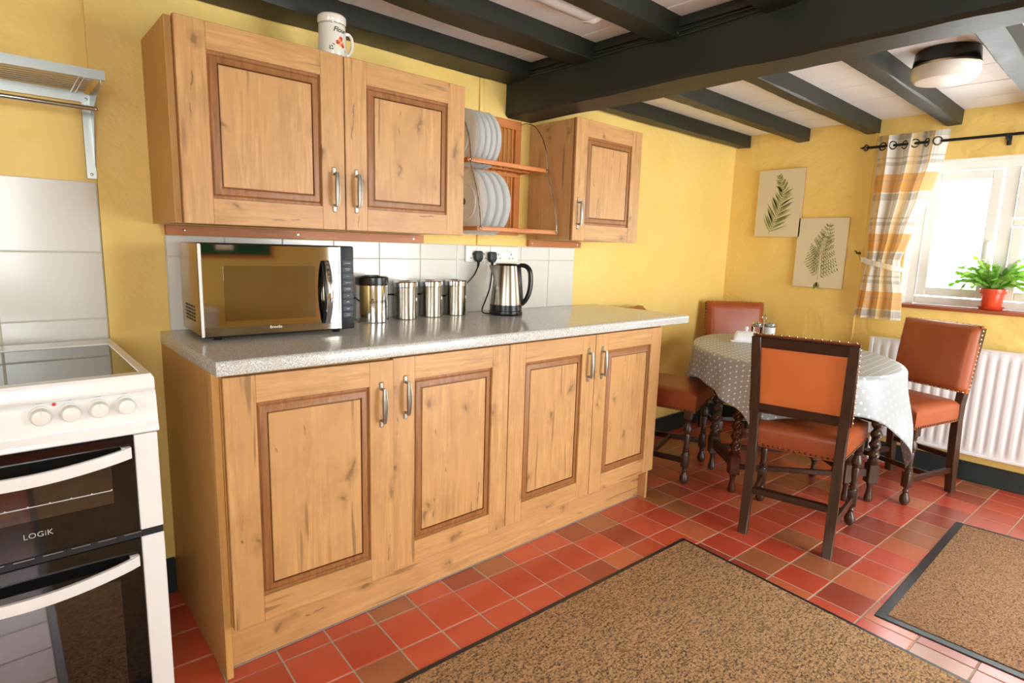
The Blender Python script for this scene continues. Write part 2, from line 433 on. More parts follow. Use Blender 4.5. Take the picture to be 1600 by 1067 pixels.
# ceiling planks, beam and joists
xs = [-1.8]
while xs[-1] < .40: xs.append(xs[-1]+.157)
xs += [.596, .76, .924, 1.061, 1.21, 1.36, 1.52]
while xs[-1] < XW: xs.append(min(XW, xs[-1]+.152))
pr = random.Random(3)
for x0, x1 in zip(xs, xs[1:]):
    if x1-x0 < .03: continue
    b = B(); dz = pr.uniform(-.0015, .0015); b.box(x0+.0010, x1-.0010, YR, 0, CEIL+dz, CEIL+.026, bev=.0012, seg=1); b.obj('plank', white_plank, ceiling, smooth=0)
def rough_beam(x0, x1, y0, y1, z0, z1, seed, amp=.004, n=26, cut=.004):
    """hewn timber: a box with chamfers and uneven faces, long along its longest side"""
    r = random.Random(seed); b = B(); alongx = (x1-x0) > (y1-y0)
    L = (x1-x0) if alongx else (y1-y0)
    w0, w1 = (y0, y1) if alongx else (x0, x1)
    prof = [(w0, z1), (w0, z0+cut), (w0+cut, z0), (w1-cut, z0), (w1, z0+cut), (w1, z1)]
    rings = []
    ph = [r.uniform(0, 6) for _ in prof]
    for i in range(n+1):
        t = i/n; ring = []
        for k, (w, z) in enumerate(prof):
            jz = 0 if z == z1 else amp*(sin(t*L*3.1+ph[k])+.6*sin(t*L*9+ph[k]*2)+r.uniform(-.5, .5))
            jw = 0 if z == z1 else amp*.8*(sin(t*L*4+ph[k]*3)+r.uniform(-.5, .5))
            p = ((x0+t*L), w+jw, z+jz) if alongx else (w+jw, y0+t*L, z+jz)
            ring.append(b._v(p))
        rings.append(ring)
    for a, c in zip(rings, rings[1:]):
        for k in range(len(prof)-1): b.face([a[k], a[k+1], c[k+1], c[k]])
    b.face(rings[0]); b.face(rings[-1][::-1])
    return b
o = rough_beam(1.447, 1.617, YR, .0, 1.797, CEIL, 1, .003, 60, .012).obj('beam', beam_m, ceiling, smooth=22); o['label'] = 'wide black main beam crossing the ceiling'
LJ = [(-.160, -.004), (-.525, -.42), (-.905, -.815), (-1.30, -1.205), (-1.70, -1.60), (-2.10, -2.0), (-2.5, -2.4), (-2.9, -2.8)]
RJ = [(-.104, -.026), (-.496, -.424), (-.895, -.828), (-1.287, -1.216), (-1.69, -1.61), (-2.09, -2.01), (-2.49, -2.41), (-2.89, -2.81)]
for k, (y0, y1) in enumerate(LJ): rough_beam(XL, 1.447, y0, y1, 1.937, CEIL, 20+k, .0025, 40).obj('joist', beam_m, ceiling, smooth=22)
for k, (y0, y1) in enumerate(RJ): rough_beam(1.617, XW, y0, y1, 1.928, CEIL, 40+k, .002, 30).obj('joist', beam_m, ceiling, smooth=22)
# painted cable clipped along the top of the beam
for zz, seed in ((1.958, 1), (1.945, 2)):
    r = random.Random(seed); b = B()
    b.tube([(1.441, -3.4+i*.08, zz+.004*sin(i*.9+seed)+r.uniform(-.002, .002)) for i in range(42)], .004, 6)
    b.obj('cable', beam_m, ceiling)
b = B(); b.box(1.434, 1.450, -3.5, -.02, 1.967, 1.99, bev=.004); b.obj('cable_cover', beam_m, ceiling)
b = B(); b.tube([(1.25, -.83, 1.998), (1.33, -.86, 1.985), (1.40, -.885, 1.962), (1.438, -.905, 1.946)], .006, 6); b.obj('cable', beam_m, ceiling)

# baseboards
b = B(); b.box(-.12, -.002, -.014, 0, 0, .125, bev=.003, seg=1); b.box(1.95, XW-.02, -.02, 0, 0, .112, bev=.003, seg=1); tag(b.obj('baseboard_back', skirt_m), kind='structure')
b = B(); b.box(XW-.02, XW, YR, -.0, 0, .108, bev=.003, seg=1); tag(b.obj('baseboard_right', skirt_m), kind='structure')

# wall tiles
g_ = B(); g_.box(.028, 1.952, -.0045, 0, .905, 1.211); g_.obj('grout', grout_m, wall_back)
txs = [.03, .204, .398, .592, .786, .980, 1.174, 1.368, 1.562, 1.756, 1.950]
for x0, x1 in zip(txs, txs[1:]):
    for z0, z1 in ((.906, 1.143), (1.146, 1.210)):
        b = B(); b.box(x0+.0015, x1-.0015, -.008, -.002, z0, z1, bev=.0015, seg=1); b.obj('tile', tile_white, wall_back)
g_ = B(); g_.box(-1.2, -.137, .006, .012, .5, 1.357); g_.obj('grout', grout_m, wall_back)
for i in range(4):
    for z0, z1 in ((1.155, 1.357), (.957, 1.152), (.757, .954)):
        b = B(); b.box(-.137-.25*(i+1)+.002, -.137-.25*i-.002, .003, .010, z0, z1, bev=.0015, seg=1); b.obj('tile', tile_white, wall_back)

# ------------------------------------------------------------------ windows
def win_frame(b, plane, a0, a1, z0, z1, w, d0, d1, bev=.004):
    """rectangular frame; plane 'x': lies at x in d0..d1 and spans y; plane 'y' the other way"""
    for p0, p1, q0, q1 in ((a0, a0+w, z0, z1), (a1-w, a1, z0, z1), (a0+w, a1-w, z0, z0+w), (a0+w, a1-w, z1-w, z1)):
        if plane == 'x': b.box(d0, d1, p0, p1, q0, q1, bev=bev, seg=1)
        else: b.box(p0, p1, d0, d1, q0, q1, bev=bev, seg=1)
b = B(); win_frame(b, 'x', WY0, WY1, WZ0, WZ1, .045, 3.71, 3.78)
b.box(3.71, 3.78, -1.545, -1.485, WZ0+.045, WZ1-.045, bev=.004, seg=1)
b.box(3.712, 3.778, WY0+.045, -1.545, 1.395, 1.435, bev=.004, seg=1)
window_1 = tag(b.obj('window_1', white_gloss), kind='structure')
def sash(parent, a0, a1, z0, z1):
    b = B(); win_frame(b, 'x', a0, a1, z0, z1, .048, 3.700, 3.745); s = b.obj('sash', white_gloss, parent)
    b = B(); b.box(3.722, 3.727, a0+.046, a1-.046, z0+.046, z1-.046); b.obj('pane', pane_m, s)
    return s
s1 = sash(window_1, -1.478, -1.150, 1.000, 1.700)
b = B(); b.box(3.690, 3.700, -1.466, -1.448, 1.22, 1.32, bev=.003); b.tube([(3.695, -1.457, 1.30), (3.675, -1.457, 1.30), (3.672, -1.457, 1.285), (3.676, -1.457, 1.20)], .007, 8); b.obj('handle', white_plastic, s1)
sash(window_1, WY0+.05, -1.55, .998, 1.390); sash(window_1, WY0+.05, -1.55, 1.440, 1.702)
b = B(); b.box(3.56, 3.715, WY0-.0, WY1+.0, WZ0-.02, WZ0, bev=.004); b.obj('window_sill', sill_m, window_1)
b = B()
for y0, y1 in ((WY1-.004, WY1), (WY0, WY0+.004)): b.box(XW+.002, 3.86, y0, y1, WZ0, WZ1)
b.box(XW+.002, 3.86, WY0, WY1, WZ1-.004, WZ1); b.obj('reveal', white_gloss, window_1, smooth=0)
for nm, (x0, x1), z0, z1 in (('added_window_2', RW[0], .8, 1.85), ('added_glazed_door', RW[1], .06, 1.9)):  # out-of-view window and glazed doors, added to brighten the room
    b = B(); win_frame(b, 'y', x0, x1, z0, z1, .05, YR-.2, YR-.13); b.box((x0+x1)/2-.04, (x0+x1)/2+.04, YR-.2, YR-.13, z0+.05, z1-.05, bev=.004)
    w = tag(b.obj(nm, white_gloss), kind='structure')
    for p0, p1 in ((x0+.05, (x0+x1)/2-.04), ((x0+x1)/2+.04, x1-.05)):
        b = B(); b.box(p0, p1, YR-.168, YR-.163, z0+.05, z1-.05); b.obj('pane', pane_m, w)
    b = B(); b.box(x0, x1, YR-.13, YR+.03, z0-.02, z0, bev=.004); b.obj('window_sill' if z0 > .5 else 'threshold', white_gloss, w)
b = B(); win_frame(b, 'x', *SW, .8, 1.85, .05, XL-.2, XL-.13); b.box(XL-.2, XL-.13, -2.38, -2.32, .85, 1.8, bev=.004)
w = tag(b.obj('added_window_4', white_gloss), kind='structure')  # out-of-view side window, added to brighten surfaces facing left
for p0, p1 in ((SW[0]+.05, -2.38), (-2.32, SW[1]-.05)):
    b = B(); b.box(XL-.168, XL-.163, p0, p1, .85, 1.8); b.obj('pane', pane_m, w)
b = B(); b.box(XL-.13, XL+.05, *SW, .78, .80, bev=.004); b.obj('window_sill', white_gloss, w)
for z0, z1 in ((1.2115, 1.258), (1.79, 1.937)):
    b = B(); b.box(1.287, 1.310, -.010, .002, z0, z1, bev=.003); b.obj('conduit', wall_m, wall_back)

# ------------------------------------------------------------------ kitchen units
def handle_geo(b, hx, hz, tabdir=1):
    for s in (-1, 1):
        b.box(hx-.0065, hx+.0065, -.004, 0, hz+s*.058-.0125, hz+s*.058+.0125, bev=.0025, seg=1)
        b.tube([(hx, -.002, hz+s*.049), (hx, -.012, hz+s*.0487), (hx, -.021, hz+s*.0485)], .0045, 8)
    b.tube([(hx, -.021-.002*(1-((i-6)/6)**2), hz-.054+.108*i/12) for i in range(13)], lambda t: .0048+.0030*(1-(2*t-1)**2), 10)
    for o in (-.0035, .0035): b.tube([(hx+o*(1.0+.6*(1-((i-6)/6)**2)), -.0255-.0045*(1-((i-6)/6)**2), hz-.05+.10*i/12) for i in range(13)], .0012, 5)
def door(parent, x0, z0, yf, w, h, hx, hz, ang=0., s=.078):
    base = WM[parent.name_full]
    b = B(); rings = []
    prof = [(s-.001, .0095), (s+.003, .0095), (s+.009, .0050), (s+.021, .0034), (s+.026, .0012), (s+.0275, .0060), (s+.031, .0060)]
    for d, y in prof: rings.append([b._v((x, y, z)) for x, z in ((d, d), (w-d, d), (w-d, h-d), (d, h-d))])
    for k, (a, c) in enumerate(zip(rings, rings[1:])):
        for i in range(4): b.face([a[i], a[(i+1) % 4], c[(i+1) % 4], c[i]], 1 if k in (0, 4, 5) else 0)
    b.box(0, w, .0090, .020, 0, h)
    d = link('door', b.mesh('door', 20), [oak_mould, groove_m], parent)
    d.location = (Vector((x0, yf, z0)) - base.to_translation()); d.rotation_euler = (0, 0, ang)
    WM[d.name_full] = Matrix.Translation((x0, yf, z0)) @ Rz(ang)
    for p0, p1 in ((0, s), (w-s, w)):
        b = B(); b.box(p0, p1, 0, .0092, 0, h, bev=.0013, seg=1); b.obj('stile', oak_v, d, world=False)
    for p0, p1 in ((0, s-.004), (h-s+.004, h)):
        b = B(); b.box(s, w-s, 0, .0092, p0, p1, bev=.0013, seg=1); b.obj('rail', oak_h, d, world=False)
    q = s+.0295
    b = B(); b.box(q, w-q, .0012, .0092, q, h-q, bev=.0015, seg=1); b.obj('panel', oak_v, d, world=False)
    b = B(); handle_geo(b, hx, hz); b.obj('handle', steel_dark, d, world=False)
    return d
YD = -.5955
cu1 = thing('base_cabinet', 'oak double base cabinet under the microwave end of the worktop', 'cabinet', (.49, -.3, 0), group='base cabinets')
b = B(); b.box(.0185, .981, -.572, -.01, .155, .866); b.obj('carcass', oak_side, cu1, smooth=0)
b = B(); b.box(0, .018, -.563, -.002, 0, .866, bev=.001, seg=1); b.obj('end_panel', oak_side, cu1)
door(cu1, .018, .1586, YD, .477, .6995, .436, .566, ang=radians(-2.2))
door(cu1, .504, .1586, YD, .477, .6995, .043, .572)
cu2 = thing('base_cabinet', 'oak double base cabinet at the dining table end of the worktop', 'cabinet', (1.45, -.3, 0), group='base cabinets')
b = B(); b.box(.984, 1.930, -.572, -.01, .155, .866); b.obj('carcass', oak_side, cu2, smooth=0)
b = B(); b.box(1.9305, 1.947, -.563, -.002, 0, .866, bev=.001, seg=1); b.obj('end_panel', oak_v, cu2)
door(cu2, .985, .1586, YD, .474, .6995, .433, .577)
door(cu2, 1.463, .1586, YD, .470, .6995, .043, .577)
b = B(); b.box(.019, 1.930, -.522, -.505, .001, .154); based('plinth_board', b, oak_h, (.97, -.51, 0), 'long oak kickboard running under the base cabinet doors', 'plinth')
b = B(); b.box(.019, 1.930, -.526, -.522, .0, .004, bev=.001, seg=1); based('plinth_seal', b, plain('grey_sealant', '8f8d89', .5), (.97, -.525, 0), 'thin grey sealing strip along the foot of the kickboard', 'seal')
# worktop with rounded front edge
b = B(); prof = [(0, .867), (0, .905)] 
arc = [(-.6147+.012-.012*sin(a), .893+.012*cos(a)) for a in [i*pi/12 for i in range(7)]] + [(-.6147+.005-.005*cos(a), .872-.005*sin(a)) for a in [i*pi/8 for i in range(5)]]
poly = prof+arc
b.prism([(y, z) for y, z in poly], 0, 2.126, M=Matrix(((0, 0, 1, 0), (1, 0, 0, 0), (0, 1, 0, 0), (0, 0, 0, 1))))
based('worktop', b, granite_m, (1.06, -.3, .867), 'grey speckled stone-effect worktop along the base cabinets', 'worktop')
# wall cabinets
wu1 = thing('wall_cabinet', 'oak double wall cabinet above the microwave', 'cabinet', (.49, -.15, 1.245), group='wall cabinets')
b = B(); b.box(.0185, .972, -.295, -.002, 1.247, 1.782); b.obj('carcass', oak_side, wu1, smooth=0)
b = B(); b.box(0, .018, -.289, -.002, 1.245, 1.7835, bev=.001, seg=1); b.obj('end_panel', oak_side, wu1)
door(wu1, .017, 1.245, -.3175, .474, .5385, .437, .125, s=.076)
door(wu1, .495, 1.245, -.3175, .477, .5385, .036, .126, s=.076)
wu2 = thing('wall_cabinet', 'small single oak wall cabinet tucked under the black beam', 'cabinet', (1.84, -.15, 1.245), group='wall cabinets')
b = B(); b.box(1.603, 2.080, -.285, -.002, 1.247, 1.782); b.obj('carcass', oak_v, wu2, smooth=0)
door(wu2, 1.600, 1.245, -.3075, .482, .5375, .030, .122, s=.078)
for x0, x1, lb in ((.03, .990, 'long red-brown screwed batten under the double wall cabinet'), (1.603, 1.985, 'short red-brown screwed batten under the single wall cabinet')):
    t = thing('support_batten', lb, 'batten', ((x0+x1)/2, -.012, 1.212), group='battens under the wall cabinets')
    b = B(); b.box(x0, x1, -.02, -.001, 1.2125, 1.2435, bev=.001, seg=1); b.obj('batten', batten_m, t)
    for sx in ([x0+.05, x0+.42, x1-.05] if x1-x0 > .6 else [x0+.02, x1-.03]):
        b = B(); b.lathe([(.0, .0015), (.004, .001), (.0045, 0)], 10, (sx, -.0198, 1.228), 'y'); b.obj('screw', chrome, t)
# ------------------------------------------------------------------ cooker
ck = thing('electric_cooker', 'white freestanding electric cooker with black glass oven doors', 'cooker', (-.39, -.35, 0))
CX0, CX1 = -.642, -.139
b = B(); b.box(CX0, CX1, -.615, -.03, .03, .862, bev=.004, seg=1); b.obj('body', white_enamel, ck)
# hob rim: a frame round the glass
b = B(); rings = []
for x0, x1, y0, y1, z in ((CX0, CX1, -.640, -.06, .862), (CX0-.001, CX1+.001, -.644, -.058, .868), (CX0-.001, CX1+.001, -.643, -.058, .890), (CX0+.004, CX1-.004, -.638, -.062, .900),
                          (CX0+.018, CX1-.020, -.606, -.150, .900), (CX0+.020, CX1-.022, -.604, -.152, .8965)):
    rings.append([b._v(p) for p in ((x0, y0, z), (x1, y0, z), (x1, y1, z), (x0, y1, z))])
for a, c in zip(rings, rings[1:]):
    for i in range(4): b.face([a[i], a[(i+1) % 4], c[(i+1) % 4], c[i]])
b.obj('hob_rim', white_enamel, ck, smooth=30)
b = B(); b.box(CX0+.0195, CX1-.0215, -.6045, -.1515, .886, .8972); b.obj('hob_glass', hob_m, ck, smooth=0)
# control fascia, slightly tipped with a lip at the bottom
b = B(); b.prism([(-.612, .862), (-.636, .862), (-.641, .85), (-.644, .795), (-.652, .779), (-.654, .771), (-.651, .768), (-.612, .768)], CX0, CX1+.003, M=Matrix(((0, 0, 1, 0), (1, 0, 0, 0), (0, 1, 0, 0), (0, 0, 0, 1))), bev=.0015)
fas = b.obj('control_panel', white_enamel, ck)
for kx in (-.343, -.294, -.245, -.196, -.49, -.54, -.59):
    b = B(); b.lathe([(.0205, 0), (.0205, .004), (.0175, .006), (.0165, .020), (.0150, .0235), (.012, .0245), (0, .0245)], 24, (kx, -.640, .835), 'y')
    kn = b.obj('knob', white_plastic, ck)
    b = B(); b.box(kx-.0008, kx+.0008, -.6652, -.6640, .842, .850); b.obj('pointer', grey_white, kn)
    b = B()
    for x0, x1, z0, z1 in ((-.005, .004, .8665, .8671), (-.005, .004, .8735, .8741), (-.005, -.0044, .8665, .8741), (.0034, .004, .8665, .8741), (-.003, -.0008, .8685, .871)): b.box(kx+x0, kx+x1, -.6400, -.6385, z0-.006, z1-.006)
    b.obj('dial_mark', print_grey, fas)
b = B(); b.lathe([(.0035, 0), (.0033, .002), (0, .003)], 14, (-.3195, -.6395, .856), 'y'); b.obj('indicator_light', red_lamp, ck)
def oven_door(z0, z1, hz, win, lbl):
    b = B(); b.box(CX0+.046, CX1-.046, -.642, -.620, z0, z1, bev=.002, seg=1); d = b.obj('oven_door', bglass, ck)
    for x0, x1 in ((CX1-.046, CX1), (CX0, CX0+.046)):
        b = B(); b.box(x0, x1, -.643, -.618, z0, z1, bev=.002, seg=1); b.obj('side_trim', white_enamel, d)
    b = B(); b.box(CX0+.095, CX1-.092, -.6432, -.641, win[0], win[1], bev=.0006, seg=1); b.obj('window', bwindow, d)
    xa, xb = CX0+.054, CX1-.054
    pts = []
    b = B()
    def hf(u, v):   # bowed flat bar
        a = 2*pi*u; x = xa+(xb-xa)*v; y = -.650-.036*sin(pi*v)**.8; z = hz-.012*sin(pi*v)
        return (x, y+.005*cos(a), z+.0125*(1 if sin(a) > .5 else -1 if sin(a) < -.5 else sin(a)*2))
    b.grid(12, 25, hf, closed_u=True)
    for v, nx in ((xa, 1), (xb, -1)): b.box(min(v, v+.018*nx), max(v, v+.018*nx), -.654, -.640, hz-.0125, hz+.0125, bev=.001, seg=1)
    b.obj('handle', white_enamel, d)
    return d
d1 = oven_door(.5355, .7635, .7275, (.615, .700), 1)
d2 = oven_door(.10, .5185, .468, (.16, .43), 2)
b = B(); b.tube([(CX0+.10, -.6437, .646), (CX1-.094, -.6437, .646)], .0010, 6)
for i in range(9): b.ball((CX0+.12+i*.036, -.6437, .6475), .0016, 6, 4)
b.obj('oven_rack', grey_white, d1)
add_text('lettering', 'LOGiK', .0165, face_south(-.366, -.6425, .583), print_grey, d1, extrude=.0002, spacing=1.05)
b = B(); b.box(CX0+.002, CX1-.001, -.640, -.618, .519, .535); b.obj('vent_strip', black_matt, ck)
for i in range(9):
    b = B(); b.box(CX0+.04+i*.048, CX0+.074+i*.048, -.6413, -.6395, .5315, .5328); b.obj('vent_slot', alum, ck)
b = B(); b.box(CX0+.01, CX1-.01, -.60, -.04, 0, .032); b.obj('foot_rail', black_matt, ck)
b = B(); b.box(CX0, CX1, -.640, -.61, .034, .098, bev=.002, seg=1); b.obj('lower_panel', white_enamel, ck)

# ------------------------------------------------------------------ metal shelf above the cooker
sh = thing('wall_rack_shelf', 'slim metal wire shelf with hanging rail on the wall above the cooker', 'shelf', (-.44, -.1, 1.37))
b = B(); b.box(-.74, -.128, -.222, -.2195, 1.604, 1.626); b.box(-.74, -.128, -.2195, -.206, 1.6035, 1.606); b.obj('front_rail', alum, sh, smooth=0)
b = B(); b.box(-.74, -.150, -.006, -.003, 1.578, 1.606); b.obj('back_rail', alum, sh, smooth=0)
for i in range(7):
    y = -.035-i*.026
    b = B(); b.tube([(-.735, y, 1.606), (-.152, y, 1.606)], .0017, 6); b.obj('wire', alum, sh)
for x in (-.172, -.182):
    b = B(); b.tube([(x, -.215, 1.604), (x, -.01, 1.600)], .0016, 6); b.obj('cross_wire', alum, sh)
b = B(); b.box(-.1585, -.1365, .0, .0115, 1.372, 1.600); b.box(-.160, -.135, -.004, .002, 1.366, 1.602, bev=.001, seg=1)
b.prism([(-.004, 1.602), (-.214, 1.604), (-.214, 1.594), (-.06, 1.555), (-.004, 1.40)], -.1385, -.1362, M=Matrix(((0, 0, 1, 0), (1, 0, 0, 0), (0, 1, 0, 0), (0, 0, 0, 1)))); b.obj('bracket', alum, sh, smooth=0)
for z in (1.379, 1.588):
    b = B(); b.lathe([(.0045, 0), (.004, .002), (0, .003)], 10, (-.1475, -.004, z), 'y'); b.obj('screw', steel_dark, sh)
b = B(); b.tube([(-.74, -.10, 1.548), (-.140, -.10, 1.548)], .0065, 12); b.ball((-.1395, -.10, 1.548), .0068, 10, 6); b.obj('hanging_rail', chrome, sh)

# ------------------------------------------------------------------ microwave
MA = radians(-2.5)
mw = thing('microwave', 'bronze mirror-fronted microwave oven standing on the worktop', 'microwave', (.049, -.292, .905), MA)
MWW, MWD, Z0, Z1 = .468, .276, .013, .286
L = dict(world=False)
def vent_panel(b):
    pass
b = B(); b.box(.004, MWW-.004, .012, MWD, Z0, Z1, bev=.004, seg=2); b.obj('case', plain('bronze_steel_case', 'bb9a5c', .34, .8, var=.04, vscale=5), mw, **L)
for i in range(4):
    for j in range(5):
        b = B(); y = .090+i*.034; z = .050+j*.0105; b.box(.0020, .0046, y, y+.024, z, z+.0055, bev=.0008, seg=1); b.obj('vent_slot', black_matt, mw, **L)
b = B(); b.box(.0, MWW, -.002, .013, Z0-.002, Z1+.002, bev=.004); b.obj('front_frame', black_plastic, mw, **L)
b = B(); b.box(.008, MWW-.052, -.007, -.0015, Z0+.002, Z1-.002, bev=.0012, seg=1); md = b.obj('door', mirror_m, mw, **L)
for x0, x1 in ((.000, .0078), (MWW-.0518, MWW-.0445)):
    b = B(); b.box(x0, x1, -.008, -.001, Z0+.001, Z1-.001, bev=.0015, seg=1); b.obj('trim', white_gloss, md, **L)
b = B(); b.box(.065, MWW-.132, -.0074, -.0068, .058, .222); b.obj('window', plain('smoked_mirror_window', '928c80', .06, 1., var=.02), md, **L)
b = B()
def hand(u, v):
    a = 2*pi*u; z = .035+.205*v; out = .034*sin(pi*v)**.75
    return (MWW-.094+.010*cos(a)*(1 if abs(cos(a)) < .7 else .9), -.008-out+.0045*sin(a), z)
b.grid(12, 29, hand, closed_u=True)
b.obj('handle', chrome, md, **L)
b = B(); b.grid(10, 21, lambda u, v: (MWW-.108+.0045*cos(2*pi*u), -.006-.030*sin(pi*v)**.75+.004*sin(2*pi*u), .036+.203*v), closed_u=True); b.obj('handle_core', black_plastic, md, **L)
b = B(); b.box(MWW-.0442, MWW, -.009, -.001, Z0-.001, Z1+.001, bev=.004); pn = b.obj('control_panel', black_matt, mw, **L)
rr = random.Random(2)
for i in range(9):
    z = .232-i*.0215
    b = B(); b.box(MWW-.0405, MWW-.0045, -.0105, -.0085, z-.009, z+.009, bev=.001, seg=1); k = b.obj('button', black_matt, pn, **L)
    b = B()
    if i in (6, 7):
        s = 1 if i == 6 else -1
        for sx in (-1, 1): b.box(-.006, 0, -.0112, -.0104, -.0009, .0009, M=T(MWW-.0225, 0, z+s*.0025) @ (Matrix.Identity(4) if sx < 0 else Matrix.Scale(-1, 4, (1, 0, 0))) @ Ry(-s*radians(35)))
    else:
        n = 2 if i in (1, 4, 8) else 1
        for q in range(n):
            w = rr.uniform(.005, .010) if i != 5 else .004
            b.box(MWW-.0225-w, MWW-.0225+w, -.0112, -.0104, z-.0005+(.003 if n == 2 and q == 0 else -.0015 if n == 2 else 0), z+.0005+(.003 if n == 2 and q == 0 else -.0015 if n == 2 else 0))
    b.obj('button_mark', print_grey, k, **L)
me = text_mesh('Breville', .0125, extrude=.0002)
for v in me.vertices: v.co = Matrix.Translation((.21, -.0073, .034)) @ Rx(pi/2) @ v.co
link('lettering', me, print_white, md)
for x in (.05, MWW-.05):
    for y in (.03, MWD-.04):
        b = B(); b.lathe([(.012, 0), (.014, .013)], 14, (x, y, 0)); b.obj('foot', black_plastic, mw, **L)

# ------------------------------------------------------------------ canisters and kettle
def canister(x, y, r, h, label, big=False):
    t = thing('storage_canister', label, 'canister', (x, y, .9055), group=None if big else 'small steel canisters')
    if big:
        b = B(); b.lathe([(0, 0), (r-.003, 0), (r, .003), (r, h-.036), (r-.002, h-.035), (0, h-.035)], 40); b.obj('body', chrome, t, world=False)
        b = B(); b.lathe([(r+.001, h-.037), (r+.002, h-.030), (r+.001, h-.008), (r-.004, h-.004), (r-.014, h-.006), (r-.016, h-.010), (0, h-.010)], 40); b.obj('lid', black_plastic, t, world=False)
        b = B(); b.box(-.028, .028, -.007, .007, h-.010, h+.001, bev=.003); b.obj('lid_grip', black_plastic, t, world=False)
        def bend(p): a = p.x/r; return Vector((sin(a)*(r+.0004+p.z), -cos(a)*(r+.0004+p.z), p.y))
        add_text('lettering', 'Biscuits', .024, T(x, y, .9055+.083) @ Rz(radians(-2)), print_dark, t, bend=bend, shear=.25, extrude=.0001)
    else:
        b = B(); b.lathe([(0, 0), (r-.002, 0), (r-.0005, .002), (r-.0005, h-.026), (0, h-.026)], 36); b.obj('body', steel, t, world=False)
        b = B(); b.lathe([(r-.001, h-.026), (r+.0015, h-.024), (r+.0015, h-.006), (r-.003, h-.001), (r-.012, h), (r-.015, h-.003), (0, h-.003)], 36); b.obj('lid', chrome, t, world=False)
        b = B(); a0 = radians(-58); b.grid(4, 3, lambda u, v: ((r+.0003)*cos(a0+(u-.5)*.21), (r+.0003)*sin(a0+(u-.5)*.21), .074+.012*v)); b.obj('label', print_white, t, world=False)
    return t
canister(.703, -.098, .0615, .178, 'large polished biscuit canister with black lid beside the microwave', True)
canister(.862, -.083, .0485, .153, 'small steel canister next to the big black-lidded one')
canister(.997, -.068, .0480, .153, 'middle one of the three small steel canisters')
canister(1.127, -.064, .0475, .153, 'small steel canister nearest the kettle')
kt = thing('kettle', 'brushed steel electric kettle with black handle on the worktop', 'kettle', (1.330, -.170, .9055), radians(-38))
b = B(); b.lathe([(0, 0), (.074, 0), (.076, .004), (.075, .018), (.072, .020), (0, .020)], 36); b.obj('power_base', black_plastic, kt, world=False)
b = B(); b.lathe([(0, .021), (.072, .021), (.0725, .046), (.071, .047), (0, .047)], 36); b.obj('lower_band', black_plastic, kt, world=False)
b = B()
def kb(u, v):
    a = 2*pi*u; r = .0715-.0205*v**1.15; z = .0472+.172*v
    sp = max(0, (v-.66)/.34); w = max(0, cos(a-pi))
    return ((r+.030*sp*w**10)*cos(a), r*sin(a)*1., z+.0*sp)
b.grid(64, 22, kb, closed_u=True); b.obj('body', steel, kt, world=False)
b = B(); b.lathe([(.0515, .2185), (.050, .224), (.044, .228), (0, .229)], 32); b.obj('lid', black_plastic, kt, world=False)
b = B()
hp = [(.046, 0, .214), (.066, 0, .2215), (.088, 0, .216), (.103, 0, .197), (.108, 0, .165), (.107, 0, .125), (.100, 0, .092), (.088, 0, .066), (.074, 0, .050), (.070, 0, .046)]
def cr(P, n):
    out = []; P = [Vector(p) for p in P]; Q = [P[0]]+P+[P[-1]]
    for i in range(1, len(Q)-2):
        for k in range(n):
            t = k/n; a, b_, c, d = Q[i-1:i+3]
            out.append(.5*((2*b_)+(c-a)*t+(2*a-5*b_+4*c-d)*t*t+(3*b_-a-3*c+d)*t**3))
    out.append(P[-1]); return out
b.tube(cr(hp, 4), lambda t: .0105+.003*sin(pi*t), 12, flat=(1.15, .85)); b.box(.052, .072, -.010, .010, .05, .222, bev=.006, M=T(.0, 0, 0) @ T(.06, 0, .13) @ Ry(radians(-6)) @ T(-.06, 0, -.13)); b.obj('handle', black_plastic, kt, world=False)
b = B(); b.box(.068, .088, -.006, .006, .052, .064, bev=.003); b.obj('switch', chrome, kt, world=False)

# ------------------------------------------------------------------ sockets, plugs, cables
for x0, x1, lb in ((1.216, 1.358, 'white double wall socket with two black plugs in it'), (1.361, 1.534, 'white double wall socket with empty outlets above the kettle')):
    t = thing('wall_socket', lb, 'socket', ((x0+x1)/2, 0, 1.17), group='wall sockets')
    b = B(); b.box(x0, x1, -.019, -.0085, 1.134, 1.208, bev=.003); b.obj('plate', white_plastic, t)
    w = x1-x0
    for cx in (x0+w*.27, x0+w*.73):
        b = B(); b.box(cx-.0025, cx+.0025, -.0196, -.0185, 1.166, 1.175); b.box(cx-.014, cx-.007, -.0196, -.0185, 1.150, 1.154); b.box(cx+.007, cx+.014, -.0196, -.0185, 1.150, 1.154); b.obj('outlet', print_dark, t)
    for cx in (x0+w*.46, x0+w*.60):
        b = B(); b.box(cx-.006, cx+.006, -.022, -.0185, 1.181, 1.199, bev=.0015, seg=1); b.obj('rocker_switch', white_gloss, t)
def plug(x, y, z, cord, lb, lb2):
    t = thing('plug', lb, 'plug', (x, y, z), group='black plugs')
    b = B(); b.prism([(-.021, .016), (-.014, .024), (.014, .024), (.021, .016), (.020, -.012), (.010, -.025), (-.010, -.025), (-.020, -.012)], 0, .024, M=face_south(x, -.0197, z), bev=.003); b.obj('plug_body', black_matt, t)
    b = B(); b.tube([(x, -.034, z-.022), (x-.001, -.034, z-.04), (x-.003, -.033, z-.050)], lambda q: .007-.0025*q, 8); b.obj('cord_grip', black_plastic, t)
    b = B(); b.tube(cr(cord, 6), .0034, 8); b.obj('cord', black_plastic, t)
